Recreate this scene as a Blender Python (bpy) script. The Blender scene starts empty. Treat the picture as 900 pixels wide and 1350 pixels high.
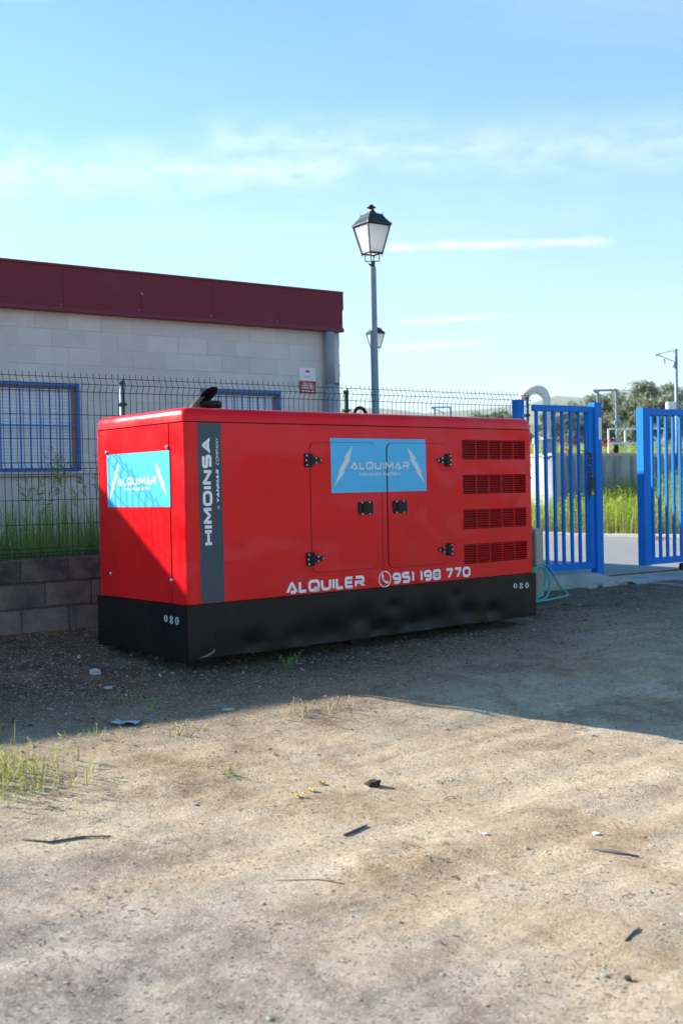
import bpy, bmesh, math, random
from math import sin, cos, pi, radians, sqrt, atan2, hypot, exp
from mathutils import Vector, Matrix, noise

random.seed(7)
S = bpy.context.scene
COL = S.collection

# ------------------------------------------------------------------ camera
EYE = 1.6
cam_d = bpy.data.cameras.new('camera')
cam = bpy.data.objects.new('camera', cam_d)
COL.objects.link(cam)
PITCH, ROLL = 0.0203293, -0.0214783
fw = Vector((0, cos(PITCH), -sin(PITCH)))
up0 = Vector((0, sin(PITCH), cos(PITCH)))
rt0 = Vector((1, 0, 0))
rt = rt0 * cos(ROLL) + up0 * sin(ROLL)
up = -rt0 * sin(ROLL) + up0 * cos(ROLL)
cam.matrix_world = Matrix(((rt.x, up.x, -fw.x, 0), (rt.y, up.y, -fw.y, 0), (rt.z, up.z, -fw.z, EYE), (0, 0, 0, 1)))
cam_d.sensor_fit = 'VERTICAL'
cam_d.sensor_height = 36.0
cam_d.lens = 1504.7 * 36 / 1350
cam_d.clip_start = 0.1
cam_d.clip_end = 12000
cam_d.dof.use_dof = True
cam_d.dof.focus_distance = 8.7
cam_d.dof.aperture_fstop = 2.8
S.camera = cam

# ------------------------------------------------------------------ light
SUN_AZ, SUN_EL = 161.0, 27.1        # math angle from +X, elevation
az, el = radians(SUN_AZ), radians(SUN_EL)
sun_dir = Vector((cos(az) * cos(el), sin(az) * cos(el), sin(el)))
sd = bpy.data.lights.new('sun', 'SUN')
sd.energy = 2.6
sd.angle = radians(0.55)
sd.color = (1.0, 0.965, 0.89)
so = bpy.data.objects.new('sun', sd)
so.rotation_euler = sun_dir.to_track_quat('Z', 'Y').to_euler()
COL.objects.link(so)

S.view_settings.view_transform = 'Standard'
S.view_settings.look = 'None'
S.view_settings.exposure = 2.25
S.view_settings.gamma = 1.0
S.cycles.use_denoising = True
S.cycles.max_bounces = 6
S.cycles.transparent_max_bounces = 8


class NT:
    """tiny helper to write node trees"""
    def __init__(s, tree):
        s.t = tree; s.n = tree.nodes; s.l = tree.links

    def add(s, typ, **kw):
        nd = s.n.new(typ)
        for k, v in kw.items():
            if k == 'inp':
                for kk, vv in v.items():
                    if isinstance(vv, bpy.types.NodeSocket):
                        s.l.new(vv, nd.inputs[kk])
                    else:
                        nd.inputs[kk].default_value = vv
            else:
                setattr(nd, k, v)
        return nd

    def math(s, op, a, b=0.0, clamp=False):
        nd = s.add('ShaderNodeMath', operation=op, use_clamp=clamp)
        for i, v in enumerate((a, b)):
            if isinstance(v, bpy.types.NodeSocket): s.l.new(v, nd.inputs[i])
            else: nd.inputs[i].default_value = v
        return nd.outputs[0]

    def mix(s, fac, a, b, mode='MIX'):
        nd = s.add('ShaderNodeMix', data_type='RGBA', blend_type=mode)
        for key, v in ((0, fac), (6, a), (7, b)):
            if isinstance(v, bpy.types.NodeSocket): s.l.new(v, nd.inputs[key])
            else: nd.inputs[key].default_value = v if key == 0 or len(v) == 4 else (*v, 1)
        return nd.outputs[2]

    def ramp(s, fac, p0, p1, c0=(0, 0, 0, 1), c1=(1, 1, 1, 1)):
        nd = s.add('ShaderNodeValToRGB')
        s.l.new(fac, nd.inputs[0])
        nd.color_ramp.elements[0].position = p0; nd.color_ramp.elements[1].position = p1
        nd.color_ramp.elements[0].color = c0; nd.color_ramp.elements[1].color = c1
        return nd.outputs[0]

    def noise(s, vec, scale, detail=4, rough=0.55, dist=0.0):
        nd = s.add('ShaderNodeTexNoise')
        nd.inputs['Scale'].default_value = scale
        nd.inputs['Detail'].default_value = detail
        nd.inputs['Roughness'].default_value = rough
        nd.inputs['Distortion'].default_value = dist
        if vec is not None: s.l.new(vec, nd.inputs['Vector'])
        return nd.outputs[0]

    def mapping(s, vec, scale=(1, 1, 1), rot=(0, 0, 0), loc=(0, 0, 0)):
        nd = s.add('ShaderNodeMapping')
        nd.inputs['Scale'].default_value = scale
        nd.inputs['Rotation'].default_value = rot
        nd.inputs['Location'].default_value = loc
        s.l.new(vec, nd.inputs['Vector'])
        return nd.outputs[0]


# ------------------------------------------------------------------ sky
world = bpy.data.worlds.new('World')
S.world = world
world.use_nodes = True
w = NT(world.node_tree)
for nd in list(w.n): w.n.remove(nd)
sky = w.add('ShaderNodeTexSky', sky_type='NISHITA', sun_disc=False)
sky.sun_elevation = el
sky.sun_rotation = atan2(sun_dir.x, sun_dir.y) % (2 * pi)
sky.air_density = 1.0
sky.dust_density = 0.6
sky.ozone_density = 1.4
gen = w.add('ShaderNodeTexCoord').outputs['Generated']
sep = w.add('ShaderNodeSeparateXYZ'); w.l.new(gen, sep.inputs[0])
zc = w.math('MAXIMUM', sep.outputs[2], 0.0)
# thin high cloud on a flat layer far above: direction / (height + a)
den = w.math('ADD', zc, 0.06)
cx = w.math('DIVIDE', sep.outputs[0], den)
cy = w.math('DIVIDE', sep.outputs[1], den)
cv = w.add('ShaderNodeCombineXYZ'); w.l.new(cx, cv.inputs[0]); w.l.new(cy, cv.inputs[1])
cm = w.mapping(cv.outputs[0], scale=(0.30, 1.0, 1), rot=(0, 0, radians(-14)), loc=(3.1, 1.7, 0))
n1 = w.noise(cm, 0.55, 9, 0.6, 0.6)
n2 = w.noise(cm, 1.9, 8, 0.62, 0.5)
cl = w.math('ADD', w.math('MULTIPLY', n1, 0.75), w.math('MULTIPLY', n2, 0.25))
cirrus = w.ramp(cl, 0.50, 0.80)
# veil band and contrails: azimuth (from +Y, clockwise) and elevation of the direction
azn = w.math('ARCTAN2', sep.outputs[0], sep.outputs[1])
eln = w.math('ARCSINE', sep.outputs[2])
def trail(a0, a1, e0, e1, thick, strength, wob=0.004):
    k = (e1 - e0) / (a1 - a0)
    line = w.math('ADD', w.math('MULTIPLY', w.math('SUBTRACT', azn, a0), k), e0)
    nn = w.math('MULTIPLY', w.math('SUBTRACT', w.noise(cv.outputs[0], 6.0, 5, .6), 0.5), wob * 2)
    dist = w.math('ABSOLUTE', w.math('SUBTRACT', w.math('SUBTRACT', eln, line), nn))
    core = w.math('SUBTRACT', 1.0, w.math('DIVIDE', dist, thick), clamp=True)
    core = w.math('POWER', core, 1.5)
    b0 = w.math('MULTIPLY', w.math('SUBTRACT', azn, a0), 40.0, clamp=True)
    b1 = w.math('MULTIPLY', w.math('SUBTRACT', a1, azn), 40.0, clamp=True)
    nz = w.ramp(w.noise(cv.outputs[0], 9.0, 6, .65), 0.25, 0.6)
    return w.math('MULTIPLY', w.math('MULTIPLY', w.math('MULTIPLY', core, b0), b1), w.math('MULTIPLY', nz, strength))
D2 = radians
ts = [trail(D2(1.6), D2(13.8), D2(11.9), D2(11.6), D2(0.36), 1.2),
      trail(D2(2.5), D2(9.0), D2(8.2), D2(8.35), D2(0.2), 1.1),
      trail(D2(1.5), D2(7.5), D2(6.9), D2(7.1), D2(0.25), 1.0),
      trail(D2(-7), D2(22), D2(16.9), D2(15.6), D2(2.2), .42, .02),
      trail(D2(-24), D2(2), D2(14.9), D2(15.9), D2(2.3), .6, .02),
      trail(D2(-40), D2(-13), D2(22.6), D2(22.9), D2(.5), .5)]
tot = w.math('MULTIPLY', cirrus, 0.5)
for t_ in ts: tot = w.math('MAXIMUM', tot, t_)
lowfade = w.ramp(sep.outputs[2], 0.0, 0.05)
tot = w.math('MULTIPLY', w.math('MULTIPLY', tot, lowfade), 0.62)
tint = w.mix(1.0, sky.outputs[0], (0.17, 0.53, 0.68, 1), 'MULTIPLY')
veil = w.mix(w.math('MULTIPLY', w.math('POWER', w.math('SUBTRACT', 1.0, zc), 3.4), 0.90), tint, (3.0, 3.35, 3.55, 1))
skc = w.mix(tot, veil, (4.1, 4.3, 4.4, 1))
bg = w.add('ShaderNodeBackground'); w.l.new(skc, bg.inputs[0]); bg.inputs[1].default_value = 0.075
wo = w.add('ShaderNodeOutputWorld'); w.l.new(bg.outputs[0], wo.inputs[0])


# ------------------------------------------------------------------ materials
MATS = {}
def mat(name, col, rough=0.6, metal=0.0, var=0.15, scale=8.0, bump=0.0, bscale=40.0, spec=0.5, coat=0.0,
        dirt=None, dirt_scale=2.0, dirt_lo=0.5, dirt_hi=0.7, rnd=0.0, coord='Object', stretch=(1, 1, 1)):
    m = bpy.data.materials.new(name); m.use_nodes = True
    q = NT(m.node_tree); b = q.n['Principled BSDF']
    tc = q.add('ShaderNodeTexCoord').outputs[coord] if coord != 'Position' else q.add('ShaderNodeNewGeometry').outputs['Position']
    v = q.mapping(tc, scale=stretch)
    n = q.noise(v, scale, 6, 0.6)
    f = q.math('ADD', q.math('MULTIPLY', q.math('SUBTRACT', n, 0.5), var * 2.4), 1.0)
    if rnd:
        oi = q.add('ShaderNodeObjectInfo').outputs['Random']
        f = q.math('MULTIPLY', f, q.math('ADD', q.math('MULTIPLY', q.math('SUBTRACT', oi, 0.5), rnd * 2), 1.0))
    cb = q.add('ShaderNodeCombineXYZ')
    for i in range(3): q.l.new(f, cb.inputs[i])
    c = q.mix(1.0, (*col, 1), cb.outputs[0], 'MULTIPLY')
    if dirt:
        dn = q.noise(v, dirt_scale, 7, 0.65, 0.3)
        c = q.mix(q.ramp(dn, dirt_lo, dirt_hi), c, (*dirt, 1))
    q.l.new(c, b.inputs['Base Color'])
    b.inputs['Roughness'].default_value = rough
    b.inputs['Metallic'].default_value = metal
    b.inputs['Specular IOR Level'].default_value = spec
    b.inputs['Coat Weight'].default_value = coat
    b.inputs['Coat Roughness'].default_value = 0.08
    if bump:
        bn = q.noise(v, bscale, 5, 0.6)
        bp = q.add('ShaderNodeBump', inp={'Height': bn, 'Strength': min(1, bump), 'Distance': 0.02})
        q.l.new(bp.outputs[0], b.inputs['Normal'])
    MATS[name] = m
    return m

def paint(name, col, rough, coat, dents=0.25, dscale=1.6, dirt=None, lo=.6, hi=.8):
    """sheet metal paint: broad shallow waves, fine orange peel, faint dust"""
    m = bpy.data.materials.new(name); m.use_nodes = True
    q = NT(m.node_tree); b = q.n['Principled BSDF']
    tc = q.add('ShaderNodeTexCoord').outputs['Object']
    n = q.noise(tc, 2.5, 6, 0.62)
    c = q.mix(q.ramp(n, 0.3, 0.75), (*[x * 0.9 for x in col], 1), (*[min(1, x * 1.08) for x in col], 1))
    sm = q.mapping(tc, scale=(1, 1, 0.12))
    st = q.ramp(q.noise(sm, 9, 7, 0.7), 0.56, 0.78)
    c = q.mix(q.math('MULTIPLY', st, 0.03), c, (0.30, 0.24, 0.2, 1))
    b.inputs['Specular IOR Level'].default_value = .14
    if dirt:
        c = q.mix(q.math('MULTIPLY', q.ramp(q.noise(tc, 2.2, 8, .68), lo, hi), .6), c, (*dirt, 1))
    if dirt:
        zz = q.add('ShaderNodeSeparateXYZ'); q.l.new(tc, zz.inputs[0])
        mud = q.math('ADD', q.math('MULTIPLY', zz.outputs[2], 5.0), q.math('MULTIPLY', q.noise(q.mapping(tc, scale=(1, 1, .5)), 7, 8, .72), 1.3))
        c = q.mix(q.math('MULTIPLY', q.math('SUBTRACT', 1.0, q.ramp(mud, .95, 1.5)), .55), c, (0.13, 0.10, 0.075, 1))
    q.l.new(c, b.inputs['Base Color'])
    rn = q.math('ADD', q.math('MULTIPLY', q.noise(tc, 5, 6, .6), 0.22), rough - 0.09)
    q.l.new(rn, b.inputs['Roughness'])
    b.inputs['Coat Weight'].default_value = coat
    b.inputs['Coat Roughness'].default_value = 0.06
    hb = q.noise(tc, dscale, 2, 0.4)
    b1 = q.add('ShaderNodeBump', inp={'Height': hb, 'Strength': dents, 'Distance': 0.12})
    b2 = q.add('ShaderNodeBump', inp={'Height': q.noise(tc, 260, 2, .5), 'Strength': 0.03, 'Distance': 0.004, 'Normal': b1.outputs[0]})
    q.l.new(b2.outputs[0], b.inputs['Normal'])
    q.l.new(b1.outputs[0], b.inputs['Coat Normal'])
    MATS[name] = m
    return m

RED = paint('red_paint', (0.80, 0.004, 0.010), 0.30, 0.20, 0.6, 1.7)
BLACKP = paint('black_paint', (0.006, 0.0062, 0.008), 0.36, 0.10, 0.10, 3.4, dirt=(0.035, 0.028, 0.024), lo=.66, hi=.92)
GAP = mat('dark_gap', (0.006, 0.005, 0.005), 0.8)
STRIPE = paint('grey_stripe', (0.055, 0.075, 0.10), 0.38, 0.2, 0.2, 1.7)
WHITEP = mat('white_print', (0.90, 0.90, 0.90), 0.5, var=0.05)
STICK = mat('blue_sticker', (0.055, 0.47, 0.82), 0.42, var=0.04, coat=0.1)
BOLTM = mat('bolt_print', (0.72, 0.72, 0.74), 0.5, var=0.05)
BLKPL = mat('black_plastic', (0.007, 0.007, 0.008), 0.5, var=0.2, spec=.25)
STEEL = mat('bright_steel', (0.62, 0.62, 0.60), 0.35, 0.8, 0.15)
NUMP = mat('stencil_paint', (0.50, 0.60, 0.62), 0.7, var=0.3, scale=60)
BLOCKW = mat('wall_block_top', (0.17, 0.148, 0.138), 0.95, var=0.3, scale=9, bump=.5, bscale=90, rnd=.15,
             dirt=(0.045, 0.042, 0.043), dirt_scale=3.2, dirt_lo=.36, dirt_hi=.56, coord='Position')
BLOCKL = mat('wall_block', (0.225, 0.188, 0.172), 0.95, var=0.45, scale=11, bump=.8, bscale=90, rnd=.14,
             dirt=(0.075, 0.07, 0.075), dirt_scale=2.6, dirt_lo=.50, dirt_hi=.70, coord='Position')
MORT = mat('mortar', (0.10, 0.08, 0.065), 0.98, var=.35, scale=14, bump=.5)
FBLOCK = mat('facade_block', (0.63, 0.61, 0.575), 0.92, var=0.10, scale=6, bump=.22, bscale=70, rnd=.055, coord='Position',
             dirt=(0.54, 0.51, 0.47), dirt_scale=.9, dirt_lo=.5, dirt_hi=.75)
FMORT = mat('facade_mortar', (0.62, 0.59, 0.55), 0.95, var=.12, scale=10)
MAROON = mat('maroon_sheet', (0.165, 0.015, 0.032), 0.65, spec=.25, var=.10, scale=2.5, dirt=(0.16, 0.05, 0.06), dirt_scale=1.3, dirt_lo=.55, dirt_hi=.8)
MAROONL = mat('maroon_trim', (0.165, 0.020, 0.042), 0.55, var=.1, spec=.3)
BLUEP = mat('blue_gate_paint', (0.002, 0.185, 0.66), 0.5, var=.14, scale=6, spec=.15, dirt=(0.07, 0.09, 0.17), dirt_scale=11, dirt_lo=.62, dirt_hi=.74)
BLUEG = mat('blue_grille_paint', (0.012, 0.14, 0.46), 0.5, var=.12)
SHUT = mat('shutter_slat', (0.84, 0.91, 0.95), 0.5, var=.04)
SILL = mat('stone_sill', (0.50, 0.49, 0.47), 0.8, var=.1)
GREENW = mat('green_wire', (0.010, 0.045, 0.040), 0.5, var=.15)
GALV = mat('galvanised', (0.22, 0.29, 0.37), 0.55, 0.15, var=.2, scale=20, dirt=(0.20, 0.25, 0.32), dirt_scale=9)
PIPEG = mat('downpipe_grey', (0.26, 0.30, 0.35), 0.5, var=.12, scale=4)
RUST = mat('rust', (0.24, 0.10, 0.05), 0.9, var=.3)
LAMPB = mat('lamp_black', (0.020, 0.024, 0.030), 0.42, 0.3, var=.1)
CONC = mat('concrete', (0.36, 0.35, 0.33), 0.92, var=.22, scale=5, bump=.4, bscale=60, dirt=(0.20, 0.19, 0.18), dirt_scale=2, dirt_lo=.5, dirt_hi=.72, coord='Position')
CONCP = mat('pale_concrete', (0.44, 0.41, 0.36), 0.92, var=.15, scale=4, bump=.3, bscale=50, coord='Position')
TANKC = mat('streaked_concrete', (0.40, 0.41, 0.42), 0.92, var=.2, scale=4, coord='Position', stretch=(1, 1, .18),
            dirt=(0.13, 0.14, 0.15), dirt_scale=2.4, dirt_lo=.42, dirt_hi=.62)
ASPH = mat('worn_asphalt', (0.215, 0.21, 0.205), 0.93, var=.14, scale=3, bump=.3, bscale=120, coord='Position', dirt=(0.27, 0.25, 0.225), dirt_scale=.35, dirt_lo=.45, dirt_hi=.7)
HOSE = mat('green_hose', (0.05, 0.42, 0.33), 0.4, var=.1)
WHITEM = mat('white_metal', (0.78, 0.78, 0.77), 0.5, var=.08)
PIPEW = mat('pale_pipe', (0.66, 0.65, 0.62), 0.45, var=.12, scale=3)
BARK = mat('bark', (0.10, 0.08, 0.06), 0.95, var=.35, scale=20, bump=.6)
WOODD = mat('dry_wood', (0.12, 0.10, 0.085), 0.95, var=.4, scale=30)
STONEM = mat('stone', (0.42, 0.42, 0.41), 0.9, var=.3, scale=12, bump=.4)
CLODM = mat('dark_clod', (0.05, 0.035, 0.025), 1.0, var=.5, scale=20, bump=.8)
YELM = mat('yellow_scrap', (0.75, 0.55, 0.16), 0.8, var=.2, scale=20)
PAPER = mat('printed_wrapper', (0.38, 0.55, 0.62), 0.55, var=.35, scale=16, dirt=(0.10, 0.25, 0.40), dirt_scale=22, dirt_lo=.5, dirt_hi=.58)
REDSIGN = mat('sign_red', (0.42, 0.012, 0.03), 0.5, var=.06)
SIGNW = mat('sign_white', (0.80, 0.80, 0.80), 0.45, var=.03)
SIGNT = mat('sign_script_grey', (0.30, 0.30, 0.36), 0.6)

def leafmat(name, c0, c1, trans=0.25, scale=3.0, rough=.6):
    m = bpy.data.materials.new(name); m.use_nodes = True
    q = NT(m.node_tree); b = q.n['Principled BSDF']
    g = q.add('ShaderNodeNewGeometry')
    n = q.noise(g.outputs['Position'], scale, 3)
    r = g.outputs['Random Per Island']
    f = q.math('ADD', q.math('MULTIPLY', n, .6), q.math('MULTIPLY', r, .5), clamp=True)
    c = q.mix(q.ramp(f, .3, .85), (*c0, 1), (*c1, 1))
    q.l.new(c, b.inputs['Base Color']); b.inputs['Roughness'].default_value = rough
    tr = q.add('ShaderNodeBsdfTranslucent'); q.l.new(c, tr.inputs[0])
    mx = q.add('ShaderNodeMixShader'); mx.inputs[0].default_value = trans
    q.l.new(b.outputs[0], mx.inputs[1]); q.l.new(tr.outputs[0], mx.inputs[2])
    q.l.new(mx.outputs[0], q.n['Material Output'].inputs[0])
    MATS[name] = m
    return m
OLIVE = leafmat('olive_leaf', (0.11, 0.14, 0.075), (0.36, 0.38, 0.25), .35, 1.2)
DARKL = leafmat('dark_leaf', (0.03, 0.06, 0.02), (0.09, 0.12, 0.04), .2, 1.2)
GRASSM = leafmat('tall_grass_blade', (0.14, 0.27, 0.02), (0.60, 0.60, 0.10), .55, 1.0)
WEEDM = leafmat('weed_blade', (0.11, 0.26, 0.035), (0.34, 0.50, 0.12), .5, 3.0)
BARLEY = leafmat('barley_blade', (0.20, 0.27, 0.05), (0.58, 0.52, 0.20), .4, 6.0)
STRAW = leafmat('dry_straw', (0.30, 0.22, 0.12), (0.55, 0.45, 0.28), .3, 6.0)
POPPY = mat('poppy_red', (0.70, 0.05, 0.02), 0.6)


# ------------------------------------------------------------------ mesh helpers
class MB:
    def __init__(s): s.v = []; s.f = []; s.m = []; s.mi = 0; s.sm = []; s.smooth = False

    def add(s, vs, fs):
        o = len(s.v); s.v.extend([tuple(p) for p in vs])
        for f in fs:
            s.f.append([i + o for i in f]); s.m.append(s.mi); s.sm.append(s.smooth)
        return s

    def box(s, a, b):
        (x0, y0, z0), (x1, y1, z1) = a, b
        return s.add([(x0, y0, z0), (x1, y0, z0), (x1, y1, z0), (x0, y1, z0), (x0, y0, z1), (x1, y0, z1), (x1, y1, z1), (x0, y1, z1)],
                     [(0, 3, 2, 1), (4, 5, 6, 7), (0, 1, 5, 4), (1, 2, 6, 5), (2, 3, 7, 6), (3, 0, 4, 7)])

    def bbox(s, a, b, c=0.005):
        """box with chamfered edges"""
        bm = bmesh.new()
        bmesh.ops.create_cube(bm, size=1)
        for v in bm.verts:
            v.co = Vector([(a[i] + b[i]) / 2 + v.co[i] * (b[i] - a[i]) for i in range(3)])
        bmesh.ops.bevel(bm, geom=bm.edges[:], offset=c, segments=1, affect='EDGES')
        bm.verts.index_update()
        s.add([v.co[:] for v in bm.verts], [[v.index for v in f.verts] for f in bm.faces]); bm.free()
        return s

    def prism(s, poly, ax, a, b):
        """extrude 2D polygon (in the two axes other than ax) from a to b"""
        n = len(poly)
        def p(q, h):
            if ax == 0: return (h, q[0], q[1])
            if ax == 1: return (q[0], h, q[1])
            return (q[0], q[1], h)
        vs = [p(q, a) for q in poly] + [p(q, b) for q in poly]
        fs = [list(range(n))[::-1], list(range(n, 2 * n))] + [(i, (i + 1) % n, n + (i + 1) % n, n + i) for i in range(n)]
        return s.add(vs, fs)

    def tube(s, pts, r, seg=6, cap=True):
        pts = [Vector(p) for p in pts]; n = len(pts)
        rs = r if isinstance(r, (list, tuple)) else [r] * n
        vs = []; ref = None
        for i, p in enumerate(pts):
            t = (pts[min(i + 1, n - 1)] - pts[max(i - 1, 0)])
            if t.length < 1e-9: t = Vector((0, 0, 1))
            t.normalize()
            if ref is None:
                ref = Vector((1, 0, 0)) if abs(t.x) < .8 else Vector((0, 1, 0))
            a = (ref - t * ref.dot(t))
            if a.length < 1e-6: a = t.orthogonal()
            a.normalize(); b = t.cross(a); ref = a
            for k in range(seg):
                th = 2 * pi * k / seg
                vs.append(p + (a * cos(th) + b * sin(th)) * rs[i])
        fs = [(i * seg + k, i * seg + (k + 1) % seg, (i + 1) * seg + (k + 1) % seg, (i + 1) * seg + k) for i in range(n - 1) for k in range(seg)]
        if cap: fs += [list(range(seg))[::-1], list(range((n - 1) * seg, n * seg))]
        return s.add(vs, fs)

    def lathe(s, prof, c=(0, 0, 0), seg=12):
        vs = []
        for (r, z) in prof:
            for k in range(seg):
                th = 2 * pi * k / seg
                vs.append((c[0] + r * cos(th), c[1] + r * sin(th), c[2] + z))
        n = len(prof)
        fs = [(i * seg + k, i * seg + (k + 1) % seg, (i + 1) * seg + (k + 1) % seg, (i + 1) * seg + k) for i in range(n - 1) for k in range(seg)]
        fs += [list(range(seg))[::-1], list(range((n - 1) * seg, n * seg))]
        return s.add(vs, fs)

    def sheet(s, polys, f):
        """flat polygons (2D lists) mapped by f to 3D"""
        for pl in polys: s.add([f(*q) for q in pl], [list(range(len(pl)))])
        return s

    def obj(s, name, mats, parent=None, loc=(0, 0, 0)):
        me = bpy.data.meshes.new(name)
        me.from_pydata(s.v, [], s.f)
        if not isinstance(mats, (list, tuple)): mats = [mats]
        for m in mats: me.materials.append(m)
        me.polygons.foreach_set('material_index', s.m)
        me.polygons.foreach_set('use_smooth', s.sm)
        me.update()
        return link(name, me, parent, loc)


def link(name, me, parent=None, loc=(0, 0, 0)):
    o = bpy.data.objects.new(name, me); COL.objects.link(o); o.location = loc
    if parent: o.parent = parent
    return o

def thing(name, label, cat, loc=(0, 0, 0), rotz=0.0, group=None):
    o = bpy.data.objects.new(name, None); COL.objects.link(o)
    o.location = loc; o.rotation_euler = (0, 0, rotz); o.empty_display_size = .2
    o['label'] = label; o['category'] = cat
    if group: o['group'] = group
    return o

def tag(o, label, cat, group=None):
    o['label'] = label; o['category'] = cat
    if group: o['group'] = group
    return o

def kind(o, k, label=None, cat=None):
    o['kind'] = k
    if label: o['label'] = label
    if cat: o['category'] = cat
    return o

def copy_tree(o, parent=None):
    c = o.copy(); COL.objects.link(c); c.parent = parent
    for ch in list(o.children): copy_tree(ch, c)
    return c

# facade / fence frame: u along the walls (to the right and away), v away from the camera
FA = radians(35)
def UV(u, v, z=0.0):
    return (u * cos(FA) - v * sin(FA), u * sin(FA) + v * cos(FA), z)
def uv_of(x, y):
    return x * cos(FA) + y * sin(FA), -x * sin(FA) + y * cos(FA)
def sstep(x, a, b):
    t = max(0.0, min(1.0, (x - a) / (b - a))); return t * t * (3 - 2 * t)
def lerp_tab(x, tab):
    if x <= tab[0][0]: return tab[0][1]
    for (a, b), (c, d) in zip(tab, tab[1:]):
        if x <= c: return b + (d - b) * (x - a) / (c - a)
    return tab[-1][1]

# ------------------------------------------------------------------ lettering (stroke font)
def fillet(pts, r, closed=False):
    if r <= 0: return pts
    out = []; n = len(pts)
    for i, p in enumerate(pts):
        if not closed and i in (0, n - 1): out.append(p); continue
        a = Vector(pts[i - 1]); b = Vector(p); c = Vector(pts[(i + 1) % n])
        d0 = (a - b); d1 = (c - b); rr = min(r, d0.length * .49, d1.length * .49)
        q0 = b + d0.normalized() * rr; q1 = b + d1.normalized() * rr
        for k in range(5):
            t = k / 4
            out.append(tuple(q0 * (1 - t) ** 2 + b * 2 * t * (1 - t) + q1 * t * t))
    return out

def ribbon(pts, t, closed=False, flat=False):
    P = [Vector(p[:2]) for p in pts]; n = len(P); L = []; R = []
    for i in range(n):
        if closed: a, c = P[i - 1], P[(i + 1) % n]
        else: a, c = P[max(i - 1, 0)], P[min(i + 1, n - 1)]
        d0 = (P[i] - a); d1 = (c - P[i])
        if d0.length < 1e-9: d0 = d1
        if d1.length < 1e-9: d1 = d0
        d0 = d0.normalized(); d1 = d1.normalized()
        n0 = Vector((-d0.y, d0.x)); n1 = Vector((-d1.y, d1.x)); m = (n0 + n1)
        if m.length < 1e-6: m = n0
        m.normalize(); k = min(1.6, 1 / max(.3, m.dot(n0)))
        off = m * k * t / 2
        if not closed and flat and i in (0, n - 1) and abs(d0.y) > .4 and abs(d0.x) > .15:
            off = Vector((-(t / 2) / abs(d0.y) * (1 if d0.y > 0 else -1), 0))
        L.append(P[i] + off); R.append(P[i] - off)
    q = []
    for i in range(n if closed else n - 1):
        j = (i + 1) % n
        q.append([tuple(L[i]), tuple(R[i]), tuple(R[j]), tuple(L[j])])
    return q

# glyph: (width, corner radius, [polylines]); coordinates 0..1 in the centreline box; last flag closed
GL = {
 'A': (.95, .07, [([(0, 0), (.5, 1), (1, 0)], 0), ([(.92, 0), (.36, 0)], 0)]),
 'a': (1.05, .03, [([(0, 0), (.5, 1), (1, 0)], 0), ([(.2, .30), (.8, .30)], 0)]),
 'L': (.72, .05, [([(0, 1), (0, 0), (1, 0)], 0)]),
 'Q': (1.0, .3, [([(.55, 0), (0, 0), (0, 1), (1, 1), (1, .2)], 0), ([(.5, .28), (1.06, -.02)], 0), ([(.5, 0), (1.06, 0)], 0)]),
 'U': (.9, .3, [([(0, 1), (0, 0), (1, 0), (1, 1)], 0)]),
 'I': (.2, 0, [([(.5, 0), (.5, 1)], 0)]),
 'M': (1.1, .04, [([(0, 0), (0, 1), (.5, .25), (1, 1), (1, 0)], 0)]),
 'R': (.9, .22, [([(0, 1), (1, 1), (1, .45), (.1, .45)], 0), ([(0, 0), (0, .62)], 0), ([(.5, .45), (1, 0)], 0)]),
 'E': (.8, .12, [([(1, 1), (0, 1), (0, 0), (1, 0)], 0), ([(.1, .5), (.9, .5)], 0)]),
 'H': (1.05, 0, [([(0, 0), (0, 1)], 0), ([(1, 0), (1, 1)], 0), ([(0, .5), (1, .5)], 0)]),
 'O': (1.05, .3, [([(0, 0), (0, 1), (1, 1), (1, 0)], 1)]),
 'N': (1.0, .03, [([(0, 0), (0, 1), (1, 0), (1, 1)], 0)]),
 'S': (.95, .2, [([(1, 1), (0, 1), (0, .5), (1, .5), (1, 0), (0, 0)], 0)]),
 'Y': (.95, .04, [([(0, 1), (.5, .45), (1, 1)], 0), ([(.5, .5), (.5, 0)], 0)]),
 'C': (.95, .25, [([(1, 1), (0, 1), (0, 0), (1, 0)], 0)]),
 'P': (.9, .2, [([(0, 0), (0, 1), (1, 1), (1, .42), (.05, .42)], 0)]),
 'V': (.95, .03, [([(0, 1), (.5, 0), (1, 1)], 0)]),
 'G': (.95, .2, [([(1, 1), (0, 1), (0, 0), (1, 0), (1, .5), (.5, .5)], 0)]),
 'i': (.3, 0, [([(.5, 0), (.5, 1)], 0), ([(.3, 1.22), (1.3, 1.45)], 0)]),
 '9': (.9, .28, [([(.1, 0), (1, 0), (1, 1), (0, 1), (0, .45), (1, .45)], 0)]),
 '5': (.9, .22, [([(1, 1), (0, 1), (0, .55), (1, .55), (1, 0), (0, 0)], 0)]),
 '1': (.38, .0, [([(.7, 0), (.7, 1)], 0), ([(-.1, 1), (.7, 1)], 0)]),
 '8': (.9, .25, [([(0, .5), (0, 1), (1, 1), (1, .5)], 1), ([(0, .5), (0, 0), (1, 0), (1, .5)], 1)]),
 '7': (.9, .05, [([(0, 1), (1, 1), (.42, 0)], 0)]),
 '0': (.95, .32, [([(0, 0), (0, 1), (1, 1), (1, 0)], 1)]),
}
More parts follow.
